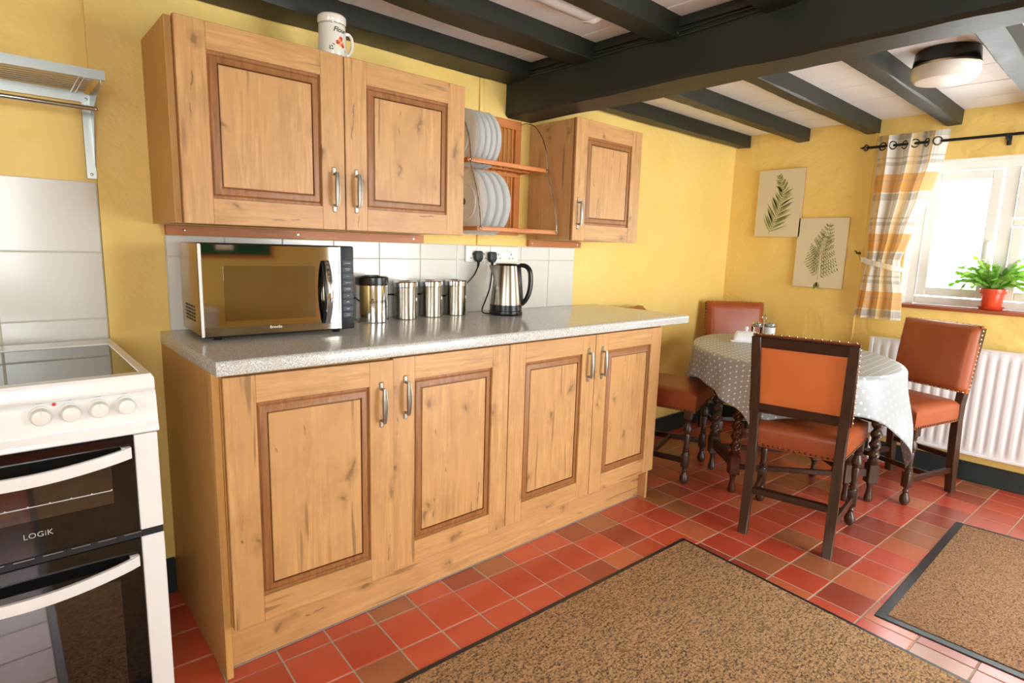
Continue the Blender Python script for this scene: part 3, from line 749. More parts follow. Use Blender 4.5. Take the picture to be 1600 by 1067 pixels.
plug(1.276, -.02, 1.161, [(1.274, -.033, 1.115), (1.255, -.034, 1.08), (1.215, -.030, 1.04), (1.17, -.024, 1.008), (1.10, -.016, .985), (1.0, -.0135, .995), (.8, -.0135, .998), (.62, -.0135, .985), (.50, -.015, .97)],
     'black plug nearer the canisters, its cord dropping behind them', 'c')
plug(1.358, -.02, 1.158, [(1.355, -.033, 1.11), (1.352, -.036, 1.06), (1.335, -.045, 1.01), (1.300, -.06, .96), (1.262, -.085, .925), (1.248, -.11, .912), (1.26, -.135, .9095), (1.275, -.155, .9095)],
     'black plug nearer the kettle, its cord curling to the kettle base', 'c')

# ------------------------------------------------------------------ plate rack and plates
rk = thing('plate_rack', 'two-tier orange pine wall plate rack with curved wire sides', 'plate rack', (1.3, -.01, 1.25))
RX0, RX1 = 1.075, 1.530
for z0, z1 in ((1.745, 1.785), (1.53, 1.562), (1.262, 1.295)):
    b = B(); b.box(RX0, RX1, -.022, -.002, z0, z1, bev=.002, seg=1); b.obj('back_rail', pine, rk)
for x0, x1 in ((RX0, RX0+.03), (RX1-.035, RX1)):
    b = B(); b.box(x0, x1, -.020, -.001, 1.262, 1.785, bev=.002, seg=1); b.obj('back_stile', pine_v, rk)
n = 15
for i in range(n):
    x = RX0+.045+(RX1-RX0-.095)*i/(n-1)
    for z0, z1 in ((1.562, 1.745), (1.295, 1.53)):
        b = B(); b.tube([(x, -.012, z0), (x, -.012, z1)], .0055, 8); b.obj('spindle', pine_v, rk)
for zc, yf in ((1.551, -.205), (1.277, -.277)):
    b = B(); b.box(RX0, RX1, yf, yf+.016, zc-.009, zc+.009, bev=.003); b.obj('front_rail', pine, rk)
    b = B(); b.box(RX0, RX1, yf*.52-.008, yf*.52+.008, zc-.008, zc+.006, bev=.003); b.obj('shelf_rail', pine, rk)
    for x in (RX0+.008, RX1-.024):
        b = B(); b.box(x, x+.016, yf+.01, -.01, zc-.008, zc+.008, bev=.002, seg=1); b.obj('side_rail', pine, rk)
    for i in range(11):
        x = RX0+.05+i*.036
        b = B(); b.tube([(x, yf+.012, zc+.001), (x, -.015, zc+.001)], .0045, 8); b.obj('dowel', pine, rk)
for x in (RX0+.012, RX1-.006):
    w = [(x, -.022, 1.772), (x, -.06, 1.772), (x, -.115, 1.752), (x, -.165, 1.70), (x, -.195, 1.635), (x, -.2065, 1.57), (x, -.207, 1.545), (x, -.212, 1.525), (x, -.238, 1.465), (x, -.262, 1.395), (x, -.2765, 1.325), (x, -.279, 1.275)]
    b = B(); b.tube(cr(w, 5), .0024, 8); b.obj('wire_side', chrome, rk)
    for yy, zz in ((-.2065, 1.551), (-.2785, 1.277)):
        b = B(); b.lathe([(.006, 0), (.006, .004), (.003, .006), (0, .006)], 10, (x, yy, zz), 'y'); b.obj('wire_clip', chrome, rk)
def plate_mesh(R):
    b = B()
    # profile along +x (front side), revolved about the x axis: thin plate with a foot ring on the back
    prof = [(0, .004), (R*.55, .004), (R*.62, .005), (R*.98, .0135), (R, .0146), (R*.985, .0162), (R*.93, .0155), (R*.62, .0085), (R*.56, .0070), (0, .0070)]
    prof2 = [(0, .0038), (R*.50, .0038), (R*.52, .0), (R*.56, .0), (R*.58, .0045)] + prof[2:]
    b.lathe(prof2, 48, (0, 0, 0), 'x', cap=False); return b.mesh('plate', 40)
PL, PU = plate_mesh(.134), plate_mesh(.116)
PL.materials.append(porcelain); PU.materials.append(porcelain)
ln = {0: 'leftmost', 1: 'second from the left', 2: 'third from the left', 3: 'fourth from the left', 4: 'rightmost'}
for i, x in enumerate((1.090, 1.122, 1.152, 1.180, 1.210)):
    o = link('plate', PU, None); o.location = (x, -.118, 1.548+.116-.018); o.rotation_euler = (rr.uniform(-.1, .1), radians(-3), 0)
    tag(o, 'white plate on edge in the upper tier of the rack, %s' % ln[i], 'plate', 'plates in the plate rack')
for i, x in enumerate((1.100, 1.144, 1.184, 1.226)):
    o = link('plate', PL, None); o.location = (x, -.150, 1.277+.134-.024); o.rotation_euler = (0, radians(-3), 0)
    tag(o, 'white plate on edge in the lower tier of the rack, %s' % (ln[i] if i < 3 else 'rightmost'), 'plate', 'plates in the plate rack')
    if i == 0:
        b = B(); b.grid(14, 2, lambda u, v: (.0036, .004+.011*v*cos(2*pi*u), .014*v*sin(2*pi*u)), closed_u=True); b.obj('backstamp', plain('blue_grey_stamp', '5b6674', .3), o, world=False)

# ------------------------------------------------------------------ flour jar
fj = thing('flour_jar', 'white china jug-shaped flour jar with painted red flower on the wall cabinet', 'jar', (.492, -.240, 1.7838), radians(-20))
RJ_ = .0455
def jr(z): return RJ_*(1.0-.10*(z/.12)**1.6)
b = B(); b.lathe([(0, 0), (RJ_-.002, 0), (RJ_, .003)] + [(jr(z), z) for z in (.03, .06, .09, .107)] + [(jr(.107)+.001, .109), (jr(.107)+.003, .113), (jr(.107)+.003, .128), (jr(.107)-.001, .133), (.03, .136), (0, .136)], 40); b.obj('body', cream_china, fj, world=False)
for z in (.1035, .1065):
    b = B(); b.lathe([(jr(z)+.0003, z-.0006), (jr(z)+.0007, z), (jr(z)+.0003, z+.0006)], 40, cap=False); b.obj('painted_line', print_dark, fj, world=False)
ha = radians(18)
b = B(); b.tube([(cos(ha)*q[0], sin(ha)*q[0], q[1]) for q in cr([(jr(.09)-.002, .088, 0), (.055, .092, 0), (.066, .083, 0), (.069, .062, 0), (.064, .040, 0), (.053, .027, 0), (RJ_-.004, .026, 0)], 4)], .0052, 10, flat=(1, 1)); b.obj('handle', cream_china, fj, world=False)
def wrap(fr_a):
    def f(p):
        z = p.y; r = jr(max(0, z))+.0004+p.z; a = fr_a+p.x/r
        return Vector((r*cos(a), r*sin(a), z))
    return f
A0 = radians(-78)
def decal(name, poly, mat, rot=0., at=(0, 0), sc=1.):
    b = B(); cs, sn = cos(rot), sin(rot); f = wrap(A0); vs = []
    n = len(poly); cx = sum(p[0] for p in poly)/n; cy = sum(p[1] for p in poly)/n
    def tr(p): x, y = p[0]*sc, p[1]*sc; return f(Vector((at[0]+x*cs-y*sn, at[1]+x*sn+y*cs, 0)))
    c = b._v(tr((cx, cy))); ring = [b._v(tr(p)) for p in poly]
    for i in range(n): b.face([c, ring[i], ring[(i+1) % n]])
    return b.obj(name, mat, fj, world=False)
petal = [(0, 0), (.004, .005), (.0055, .011), (.003, .016), (.0005, .0135), (-.002, .0165), (-.0055, .012), (-.0045, .005)]
fr_ = plain('painted_red', 'd8442e', .3); fp_ = plain('painted_peach', 'efb078', .3); gr_ = plain('painted_green', '3a4a33', .3)
FX, FY = .016, .048
for a, m in ((0, fr_), (95, fr_), (215, fr_), (45, fp_), (155, fp_), (270, fp_)): decal('painted_petal', petal, m, radians(a), (FX, FY), 1.15 if m is fr_ else .85)
decal('painted_petal', [(.0025*cos(i), .0025*sin(i)) for i in range(6)], cream_china, 0, (FX, FY))
for k, (x, y, a) in enumerate(((-.004, .038, 80), (-.010, .030, 60), (-.008, .026, 110), (-.016, .022, 60), (-.019, .026, 20), (.034, .02, 10))): decal('painted_leaf', [(0, 0), (.002, .004), (.0005, .010), (-.002, .005)], gr_, radians(a), (x, y))
me = text_mesh('Flour', .021, shear=.3, extrude=.0001, offset=.0004)
f = wrap(A0)
for v in me.vertices: v.co = f(Vector((v.co.x+.013, v.co.y+.0845, v.co.z)))
link('lettering', me, print_dark, fj)

# ------------------------------------------------------------------ ceiling lights
tl = thing('fluorescent_light', 'white fluorescent batten light between the ceiling joists', 'light', (.55, -.73, 1.94))
b = B(); b.box(-.05, 1.16, -.805, -.715, 1.985, 2.004, bev=.002, seg=1); b.obj('tray', white_plastic, tl)
sec = [(-.811, 1.998), (-.808, 1.970), (-.790, 1.951), (-.760, 1.944), (-.730, 1.951), (-.712, 1.970), (-.709, 1.998)]
MX = Matrix(((0, 0, 1, 0), (1, 0, 0, 0), (0, 1, 0, 0), (0, 0, 0, 1)))
b = B(); b.prism(sec, -.03, 1.142, M=MX); b.obj('diffuser', grey_white, tl, smooth=50)
for x0, x1 in ((1.142, 1.168), (-.056, -.03)):
    b = B(); b.prism([(y+(-.0025 if y < -.76 else .0025), z-.002) for y, z in sec], x0, x1, M=MX); b.obj('end_cap', white_plastic, tl, smooth=50)
cl = thing('ceiling_light', 'round opal ceiling light with black base near the window', 'light', (2.44, -1.452, 1.86))
b = B(); b.lathe([(0, 2.004), (.101, 2.004), (.106, 1.998), (.110, 1.958), (.110, 1.950), (0, 1.950)], 40, (2.44, -1.452, 0)); b.obj('base', plain('black_gloss_base', '171615', .2), cl)
b = B(); b.lathe([(.110, 1.951), (.1135, 1.949), (.1135, 1.943), (.110, 1.941)], 40, (2.44, -1.452, 0), cap=False); b.obj('ring', brass, cl)
b = B(); b.lathe([(.112, 1.945), (.1125, 1.915), (.108, 1.906), (.104, 1.901), (.097, 1.893), (.075, 1.888), (0, 1.886)], 40, (2.44, -1.452, 0)); b.obj('shade', diffuser_m, cl)
# ------------------------------------------------------------------ floor mats
def inset(poly, d):
    out = []; n = len(poly)
    for i in range(n):
        p0, p1, p2 = (Vector(poly[(i+k) % n]) for k in (-1, 0, 1))
        a, c = (p1-p0).normalized(), (p2-p1).normalized()
        n1, n2 = Vector((-a.y, a.x)), Vector((-c.y, c.x)); m = (n1+n2).normalized()
        out.append(tuple(p1+m*(d/max(.3, m.dot(n1)))))
    return out
def floor_mat(poly, edge, pile, label):
    c = Vector((sum(p[0] for p in poly)/4, sum(p[1] for p in poly)/4, .001))
    t = thing('floor_mat', label, 'mat', c, group='floor mats')
    b = B(); inn = inset(poly, edge); rings = [[b._v((x, y, z)) for x, y in q] for q, z in ((poly, .001), (inset(poly, .003), .004), (inset(poly, edge-.003), .005), (inn, .0055), (inn, .001))]
    for a, cc in zip(rings, rings[1:]):
        for i in range(4): b.face([a[i], a[(i+1) % 4], cc[(i+1) % 4], cc[i]])
    b.obj('border', rubber, t, smooth=30)
    b = B(); b.prism(inn, .001, .0085, bev=.002); b.obj('pile', pile, t, smooth=30)
floor_mat([(-.35, -2.75), (1.545, -2.75), (1.722, -.912), (-.35, -.838)], .022, mat_m, 'large brown flecked mat with dark rubber edge in front of the cabinets')
floor_mat([(1.756, -2.55), (2.95, -2.55), (2.88, -1.636), (1.762, -1.628)], .032, mat2_m, 'smaller brown mat with broad grey edge near the dining chairs')

# ------------------------------------------------------------------ dining table and cloth
TC = Vector((2.62, -.90)); TA, TB, TAng = .600, .428, radians(47.5); TZ = .722
tu = Vector((cos(TAng), sin(TAng))); tw = Vector((-sin(TAng), cos(TAng)))
tbl = thing('dining_table', 'oval dark oak gateleg table with barley twist legs under a spotted cloth', 'table', (TC.x, TC.y, 0))
b = B()
el = [(TC.x+tu.x*TA*cos(a)+tw.x*TB*sin(a), TC.y+tu.y*TA*cos(a)+tw.y*TB*sin(a)) for a in [2*pi*i/72 for i in range(72)]]
b.prism(el, TZ-.020, TZ, bev=.004); b.obj('tabletop', dark_oak_h, tbl)
def twist_leg(b, x, y, ztop):
    b.box(x-.022, x+.022, y-.022, y+.022, ztop-.07, ztop, bev=.002, seg=1)
    rings = []; n = 90; za, zb = .214, ztop-.085; seg = 18
    b.lathe([(.022, zb+.016), (.024, zb+.010), (.018, zb+.004), (.02, zb)], 14, (x, y, 0))
    for i in range(n+1):
        z = za+(zb-za)*i/n; ph = 2*pi*z/.105; off = .0068; r = .0205
        e = min(1, i/6, (n-i)/6); off *= e
        rings.append([b._v((x+(r+off*cos(2*(2*pi*k/seg-ph)))*cos(2*pi*k/seg), y+(r+off*cos(2*(2*pi*k/seg-ph)))*sin(2*pi*k/seg), z)) for k in range(seg)])
    for a, c in zip(rings, rings[1:]):
        for k in range(seg): b.face([a[k], a[(k+1) % seg], c[(k+1) % seg], c[k]])
    b.lathe([(.022, .214), (.027, .210), (.020, .205), (.028, .199), (.025, .193)], 14, (x, y, 0))
    a = TAng
    b.box(-.025, .025, -.025, .025, .098, .195, bev=.003, seg=1, M=T(x, y, 0) @ Rz(a))
    b.lathe([(.017, .100), (.013, .096), (.017, .090), (.012, .075), (.013, .050), (.019, .022), (.020, .010), (.016, 0), (0, 0)], 16, (x, y, 0))
LEGS = [(2.356, -.795), (2.570, -.562), (2.718, -1.207), (2.934, -.971), (2.81, -1.285)]
for i, (x, y) in enumerate(LEGS):
    b = B(); twist_leg(b, x, y, TZ-.020); b.obj('leg', red_oak if i == 0 else dark_oak, tbl)
def board(b, p, q, z0, z1, th):
    p, q = Vector(p), Vector(q); d = q-p; a = atan2(d.y, d.x)
    b.box(.0, d.length, -th/2, th/2, z0, z1, bev=.002, seg=1, M=T(p.x, p.y, 0) @ Rz(a))
for i, j, z0, z1, nm in ((0, 1, .125, .185, 'stretcher'), (2, 3, .125, .185, 'stretcher'), (0, 2, .125, .15, 'stretcher'), (1, 3, .125, .15, 'stretcher'), (0, 2, .62, .70, 'apron'), (1, 3, .62, .70, 'apron'), (0, 1, .62, .70, 'apron'), (2, 3, .62, .70, 'apron'), (2, 4, .13, .17, 'gate_rail')):
    b = B(); board(b, LEGS[i], LEGS[j], z0, z1, .02); b.obj(nm, dark_oak_h, tbl)
# polka-dot cloth
def dots_mat():
    g = G('grey_polka_dot_oilcloth'); uv = g.n('ShaderNodeUVMap').outputs[0]
    S = .054
    def layer(off):
        v = g.n('ShaderNodeMapping', {'Vector': uv, 'Scale': (1/S, 1/S, 1), 'Location': (off, off, 0)}).outputs[0]
        fr = g.n('ShaderNodeVectorMath', operation='FRACTION'); g.set(fr.inputs[0], v)
        sb = g.n('ShaderNodeVectorMath', operation='DISTANCE'); g.set(sb.inputs[0], fr.outputs[0]); g.set(sb.inputs[1], (.5, .5, 0))
        return g.ramp(sb.outputs['Value'], [(.100, W1), (.125, K1)])
    f = g.math('MAXIMUM', layer(0.), layer(.5))
    geo = g.n('ShaderNodeNewGeometry').outputs['Backfacing']
    g.P(Base_Color=g.mix(f, lin('a3a9aa'), lin('f6f6f2')), Roughness=.40)
    return g.m
dots = dots_mat()
CLA, CLB = .795, .605
def ell_r(a): return 1/sqrt((cos(a)/(TA+.006))**2+(sin(a)/(TB+.006))**2)
def sstep(a, b, x):
    t = max(0, min(1, (x-a)/(b-a))); return t*t*(3-2*t)
def cloth_pt(a, c):
    r = sqrt(a*a+c*c)
    if r < 1e-6: return Vector((TC.x, TC.y, TZ+.004))
    ph = atan2(c, a); R = ell_r(ph)
    if r <= R: p = tu*a+tw*c; return Vector((TC.x+p.x, TC.y+p.y, TZ+.004))
    s = r-R; rd = .018
    d1_ = atan2(sin(ph-2.49), cos(ph-2.49)); s *= 1-.36*math.exp(-(d1_/.38)**2)   # bunched up over the chair
    if s < rd*pi/2: out, dz = rd*sin(s/rd), rd*(1-cos(s/rd))
    else: out, dz = rd+.05*(s-rd*pi/2), rd+(s-rd*pi/2)*.93
    k = sstep(.02, .3, s)
    fold = .020*k*sin(9*ph+.7)+.012*k*sin(17*ph+2.1)
    corner = 0
    for q in (atan2(CLB, CLA), pi-atan2(CLB, CLA), -atan2(CLB, CLA), -pi+atan2(CLB, CLA)):
        dd = atan2(sin(ph-q), cos(ph-q)); corner += math.exp(-(dd/.16)**2)
    out += fold + .030*k*corner
    d = tu*cos(ph)+tw*sin(ph)
    return Vector((TC.x+d.x*(R+out), TC.y+d.y*(R+out), TZ+.004-dz))
b = B(); NU, NV = 150, 110
uvl = b.bm.loops.layers.uv.new('UVMap'); coords = {}
grid = []
for i in range(NU+1):
    row = []
    for j in range(NV+1):
        a = -CLA+2*CLA*i/NU; c = -CLB+2*CLB*j/NV
        # rounded cloth corners
        v = b._v(cloth_pt(a, c)); coords[v] = (a, c); row.append(v)
    grid.append(row)
for i in range(NU):
    for j in range(NV):
        f = b.face([grid[i][j], grid[i+1][j], grid[i+1][j+1], grid[i][j+1]])
        for lp in f.loops: lp[uvl].uv = coords[lp.vert]
o = based('tablecloth', b, dots, (TC.x, TC.y, TZ), 'grey oilcloth tablecloth with white polka dots over the oval table', 'tablecloth', smooth=60)
sm = o.modifiers.new('thickness', 'SOLIDIFY'); sm.thickness = .0012; sm.offset = 1
b = B()
b.grid(5, 5, lambda u, v: (lambda p: p+(Vector((p.x-TC.x, p.y-TC.y, 0)).normalized()*.004))(cloth_pt(-.735+.055*u, -.530-.035*v)))
b.obj('care_label', print_white, o)
# ------------------------------------------------------------------ chairs (local: faces +Y, x right, origin on floor under the seat)
ch = thing('dining_chair', 'leather dining chair turned with its back to the camera, at the front of the table', 'chair', (0, 0, 0), group='leather dining chairs')
L = dict(world=False)
BW, FW, DP = .165, .195, .37     # half spacing of back posts, front legs, depth
ST, SB = .500, .392
def back_y(z):   # rear posts: kick back below, lean back above
    return -.185-.030*max(0, (.42-z)/.42)**1.5-.055*max(0, (z-.46)/.42)**1.2
for s in (-1, 1):
    b = B()
    zs = [0, .08, .16, .24, .32, .40, .48, .56, .64, .72, .80, .872]
    rings = []
    for z in zs:
        y = back_y(z); x = s*(BW+.012*max(0, (z-.45)/.42))
        hx, hy = .0185, (.020 if z > .1 else .018)
        rings.append([b._v((x+a*hx, y+c*hy, z)) for a, c in ((-1, -1), (1, -1), (1, 1), (-1, 1))])
    for p, q in zip(rings, rings[1:]):
        for k in range(4): b.face([p[k], p[(k+1) % 4], q[(k+1) % 4], q[k]])
    b.face(rings[0][::-1]); b.face(rings[-1])
    bmesh.ops.bevel(b.bm, geom=[e for e in b.bm.edges if abs(e.verts[0].co.z-e.verts[1].co.z) > .01], offset=.003, segments=1, affect='EDGES')
    b.obj('back_post', dark_oak, ch, smooth=30, **L)
def xrail(z0, z1, th, name, y_off=0., inset_=.015):
    b = B(); vs = []
    hw = BW+.006-inset_
    for z in (z0, z1):
        y = back_y(z)+y_off
        vs.append([b._v(p) for p in ((-hw, y-th/2, z), (hw, y-th/2, z), (hw, y+th/2, z), (-hw, y+th/2, z))])
    for k in range(4): b.face([vs[0][k], vs[0][(k+1) % 4], vs[1][(k+1) % 4], vs[1][k]])
    b.face(vs[0][::-1]); b.face(vs[1])
    bmesh.ops.bevel(b.bm, geom=list(b.bm.edges), offset=.002, segments=1, affect='EDGES')
    b.obj(name, dark_oak_h, ch, **L)
xrail(.828, .872, .030, 'top_rail', inset_=.008); xrail(.545, .585, .028, 'lower_rail'); xrail(.180, .208, .016, 'back_stretcher', .0)
xrail(.395, .44, .020, 'seat_rail', .022)
# leather back panel seen from behind, and the padded front
b = B()
b.grid(9, 9, lambda u, v: (-(BW-.006)+2*(BW-.006)*u, back_y(.583+.247*v)-.004-.006*sin(pi*u)*sin(pi*v), .583+.247*v)); b.obj('back_panel', leather_back, ch, **L)
b = B(); HWP = .193
def pad(u, v):   # closed cushion section going round
    a = 2*pi*u; cx, cy = cos(a), sin(a)
    return None
nx, nz = 15, 15
def padf(u, v, front):
    x = -HWP+2*HWP*u; z = .540+.342*v
    e = min(1, min(u, 1-u)/.07)**.5*min(1, min(v, 1-v)/.07)**.5 if min(u, 1-u, v, 1-v) > 0 else 0
    y0 = back_y(z)+.020
    return (x, y0+(.030*e+.010*sin(pi*u)*sin(pi*v) if front else -.0), z)
fg = b.grid(25, 25, lambda u, v: padf(u, v, True)); bg_ = b.grid(25, 25, lambda u, v: padf(u, v, False))
wrap_ = b.grid(25, 3, lambda u, v: (-HWP+2*HWP*u, back_y(.882)+.020-.036*v, .882+.003*sin(pi*v)))
for s in (-1, 1): b.grid(25, 3, lambda u, v: (s*(HWP+.0004), back_y(.540+.342*u)+.020-.022*v, .540+.342*u))
b.obj('back_pad', leather_m, ch, smooth=50, **L)
# seat cushion: trapezoid
b = B()
def seat_xy(u, v): # v 0 back .. 1 front
    hw = (BW+.010)+(FW+.022-BW-.010)*v; return (-hw+2*hw*u, -.188+.408*v)
def seat_top(u, v):
    x, y = seat_xy(u, v); m = min(u, 1-u, v, 1-v)
    e = sstep(0, .10, min(u, 1-u))*sstep(0, .10, min(v, 1-v)); q = sqrt(max(0, e)) if m > 0 else 0
    k = .97+.03*q
    return (x*(1-.02*(1-q)*0), y, ST-.020+.020*q+.010*sin(pi*u)*sin(pi*v))
tg = b.grid(27, 27, seat_top)
def seat_side(u, v):
    t = (u*4) % 4; k = int(t); w = t-k
    uu, vv = ((w, 0), (1, w), (1-w, 1), (0, 1-w))[k]
    x, y, z = seat_top(uu, vv); out = 1+.012*sin(pi*v)
    return (x*out, .016+(y-.016)*out, z+(SB-z)*v)
b.grid(104, 6, seat_side, closed_u=True)
b.grid(3, 3, lambda u, v: (*seat_xy(u, v), SB))
b.obj('seat', leather_m, ch, smooth=60, **L)
def nails(b, pts, n):
    # pts: polyline; n studs evenly along it, facing normal nrm
    for p, nr in pts:
        M = Matrix.Translation(p) @ Vector((0, 0, 1)).rotation_difference(Vector(nr)).to_matrix().to_4x4()
        b.lathe([(.0055, 0), (.0046, .0025), (.0025, .0040), (0, .0044)], 8, M=M, cap=False)
b = B(); P_ = []
for i in range(17): u = (i+.5)/17; x, y = seat_xy(u, 0); P_.append(((x, y-.001, SB+.010), (0, -1, 0)))
for i in range(19): u = (i+.5)/19; x, y = seat_xy(u, 1); P_.append(((x, y+.002, SB+.010), (0, 1, 0)))
for i in range(20):
    v = (i+.5)/20
    for uu, s in ((0, -1), (1, 1)): x, y = seat_xy(uu, v); P_.append(((x+s*.002, y, SB+.010), (s, -.12, 0)))
nails(b, P_, 0); b.obj('seat_nails', nail_dark, ch, kind='stuff', **L)
b = B(); P_ = []
for i in range(15):
    z = .552+.318*(i+.5)/15
    for s in (-1, 1): P_.append(((s*(HWP+.001), back_y(z)+.004, z), (s, 0, 0)))
for i in range(13): x = -HWP+2*HWP*(i+.5)/13; P_.append(((x, back_y(.882)-.004, .8845), (0, 0, 1)))
for i in range(18): x = -HWP+2*HWP*(i+.5)/18; P_.append(((x, back_y(.545)+.030, .546), (0, 1, -.3)))
nails(b, P_, 0); b.obj('back_nails', brass, ch, kind='stuff', **L)
for s in (-1, 1):
    x, y = s*FW, .185
    b = B(); b.box(x-.021, x+.021, y-.021, y+.021, .355, .398, bev=.003, seg=1)
    b.lathe([(.013, .356), (.019, .350), (.014, .343), (.018, .338), (.0135, .332), (.017, .322), (.0235, .300), (.0225, .290), (.016, .283), (.019, .279), (.0135, .272), (.0165, .262), (.0125, .200),
             (.018, .192), (.013, .186), (.0195, .178), (.014, .172), (.016, .166)], 18, (x, y, 0))
    b.box(x-.020, x+.020, y-.020, y+.020, .090, .168, bev=.007, seg=2)
    b.lathe([(.013, .091), (.0105, .080), (.015, .072), (.0105, .063), (.012, .056), (.0215, .040), (.0235, .025), (.0205, .010), (.012, 0), (0, 0)], 18, (x, y, 0))
    b.obj('front_leg', red_oak if False else dark_oak, ch, **L)
    p, q = Vector((s*BW, back_y(.13), 0)), Vector((x, y, 0)); d = q-p
    b = B(); b.box(0, d.length, -.008, .008, .110, .140, bev=.002, seg=1, M=T(p.x, p.y, 0) @ Rz(atan2(d.y, d.x))); b.obj('side_stretcher', dark_oak_h, ch, **L)
b = B(); b.box(-(FW-.016), FW-.016, -.008, .008, .112, .138, bev=.002, seg=1); b.obj('cross_stretcher', dark_oak_h, ch, **L)
b = B(); b.box(-(FW-.02), FW-.02, .172, .195, .36, .396, bev=.002, seg=1); b.obj('seat_rail', dark_oak_h, ch, **L)
# facing directions: angle so that local +Y points along (fx, fy)
def face_rot(fx, fy): return atan2(-fx, fy)
def put(ob, loc, f, lb, first=False):
    rz = face_rot(*f)
    if first: ob.location = (*loc, .0003); ob.rotation_euler = (0, 0, rz); return ob
    return copy_tree(ob, (*loc, .0003), rz, lb)
put(ch, (2.227, -1.166), (.98, .20), None, True)
put(ch, (3.150, -1.296), (-.94, .34), 'leather dining chair standing against the white radiator')
put(ch, (3.235, -.365), (-.66, -.75), 'leather dining chair in the far corner behind the table')
put(ch, (2.385, -.345), (.30, -.954), 'leather dining chair squeezed between the worktop end and the table')

# ------------------------------------------------------------------ things on the table
bd = thing('butter_dish', 'white ribbed china butter dish with knob on the table', 'butter dish', (2.700, -.628, TZ+.0055), radians(-60))
b = B(); b.prism([(-.075, -.045), (.075, -.045), (.082, -.03), (.082, .03), (.075, .045), (-.075, .045), (-.082, .03), (-.082, -.03)], 0, .008, bev=.003); b.obj('dish', porcelain, bd, world=False)
b = B()
def lid(u, v):
    x = -.066+.132*u; a = pi*v; e = min(1, min(u, 1-u)/.18); e = sqrt(max(0, 1-(1-e)**2))
    rib = 1+.02*abs(sin(u*pi*9))
    return (x, -.036*cos(a)*rib*(.75+.25*e), .008+.052*sin(a)**.7*e*rib if 0 < v < 1 else .008)
b.grid(37, 15, lid); b.lathe([(.009, .057), (.006, .064), (.010, .070), (.0115, .077), (.007, .085), (0, .086)], 14); b.obj('lid', porcelain, bd, world=False)
cd = thing('condiment_set', 'chrome condiment caddy holding two small lidded pots on the table', 'condiment set', (2.965, -.600, TZ+.0055), radians(-45))
b = B(); b.box(-.075, .075, -.035, .035, 0, .006, bev=.003); b.tube(cr([(0, 0, .006), (0, 0, .10), (-.012, 0, .115), (0, 0, .130), (.012, 0, .115), (0, 0, .10)], 4), .003, 8); b.obj('caddy', chrome, cd, world=False)
for x, m in ((-.038, pot_glass), (.038, porcelain)):
    b = B(); b.lathe([(0, .007), (.024, .007), (.029, .030), (.030, .062), (.027, .066), (0, .066)], 22, (x, 0, 0)); p = b.obj('pot', m, cd, world=False)
    b = B(); b.lathe([(.031, .062), (.033, .066), (.033, .080), (.028, .086), (.010, .089), (.006, .096), (0, .097)], 22, (x, 0, 0)); b.obj('lid', chrome, p, world=False)

# ------------------------------------------------------------------ fern pictures
def leaflet(b, p, ang, ln, wd, x, m=0):
    d = Vector((cos(ang), sin(ang))); nn = Vector((-d.y, d.x)); p = Vector(p)
    pr_ = [(0, .12), (.2, .8), (.45, 1), (.75, .6), (1, .0)]
    Lp = [p+d*ln*t+nn*wd*w/2 for t, w in pr_]; Rp = [p+d*ln*t-nn*wd*w/2 for t, w in pr_]
    pts = Lp+Rp[-2::-1]
    f = [b._v((x, -q.x, q.y)) for q in pts]; b.face(f, m)
def picture(yc, z0, kind, label):
    y0, y1 = yc-.151, yc+.151; z1 = z0+.4385
    t = thing('fern_picture', label, 'picture', (XW, yc, z0), group='fern pictures')
    b = B(); b.box(XW-.020, XW-.0005, y0, y1, z0, z1, bev=.001, seg=1); b.obj('stretcher', canvas_edge, t)
    b = B(); b.box(XW-.0212, XW-.0195, y0+.001, y1-.001, z0+.001, z1-.001); b.obj('canvas', canvas_m, t)
    b = B(); r = random.Random(5+kind); x = XW-.0216; X0 = -yc
    if kind == 0:
        stem = [Vector((X0-.055+.085*(1-(1-t)**2)+(.0 if t < .7 else -.16*(t-.7)), z0+.02+.385*t)) for t in [i/26 for i in range(27)]]
        for i in range(1, 26):
            tt = i/26; p = stem[i]; d = (stem[i+1]-stem[i-1]).normalized(); a = atan2(d.y, d.x); ln = .135*sin(pi*min(1, tt*.62+.30))**.8*(1-tt*.55)
            for s in (-1, 1): leaflet(b, p, a+s*radians(46+r.uniform(-6, 6)), ln*r.uniform(.8, 1.05), .011, x, 1 if r.random() < .3 else 0)
    else:
        stem = [Vector((X0+.0+.05*max(0, t-.45)*1.6, z0+.045+.36*t)) for t in [i/30 for i in range(31)]]
        for i in range(2, 30, 2):
            tt = i/30; p = stem[i]; ln = .115*(1-tt)**.8+.012
            for s in (-1, 1):
                a = radians(78)-s*radians(52+r.uniform(-5, 5)); d = Vector((cos(a), sin(a)))
                m = 7 if ln > .05 else 4
                for k in range(1, m+1):
                    q = p+d*ln*k/m; l2 = .024*(1-k/m*.7)*(ln/.11+.25)
                    for s2 in (-1, 1): leaflet(b, q, a+s2*radians(50), l2, .0075, x, 1 if r.random() < .3 else 0)
        leaflet(b, stem[0]-Vector((0, .01)), radians(250), .05, .022, x, 1); leaflet(b, stem[0]-Vector((0, .01)), radians(290), .05, .022, x, 0)
    for p, q in zip(stem, stem[1:]):
        n_ = Vector((-(q-p).y, (q-p).x)).normalized()*.0012; b.face([b._v((x, -v.x, v.y)) for v in (p-n_, q-n_, q+n_, p+n_)], 1)
    b.obj('fern_print', [fern_g, fern_d], t, smooth=0)
picture(-.3515, 1.327, 0, 'upper left canvas print of a long curved fern frond')
picture(-.6425, 1.0085, 1, 'lower right canvas print of a triangular fern frond')

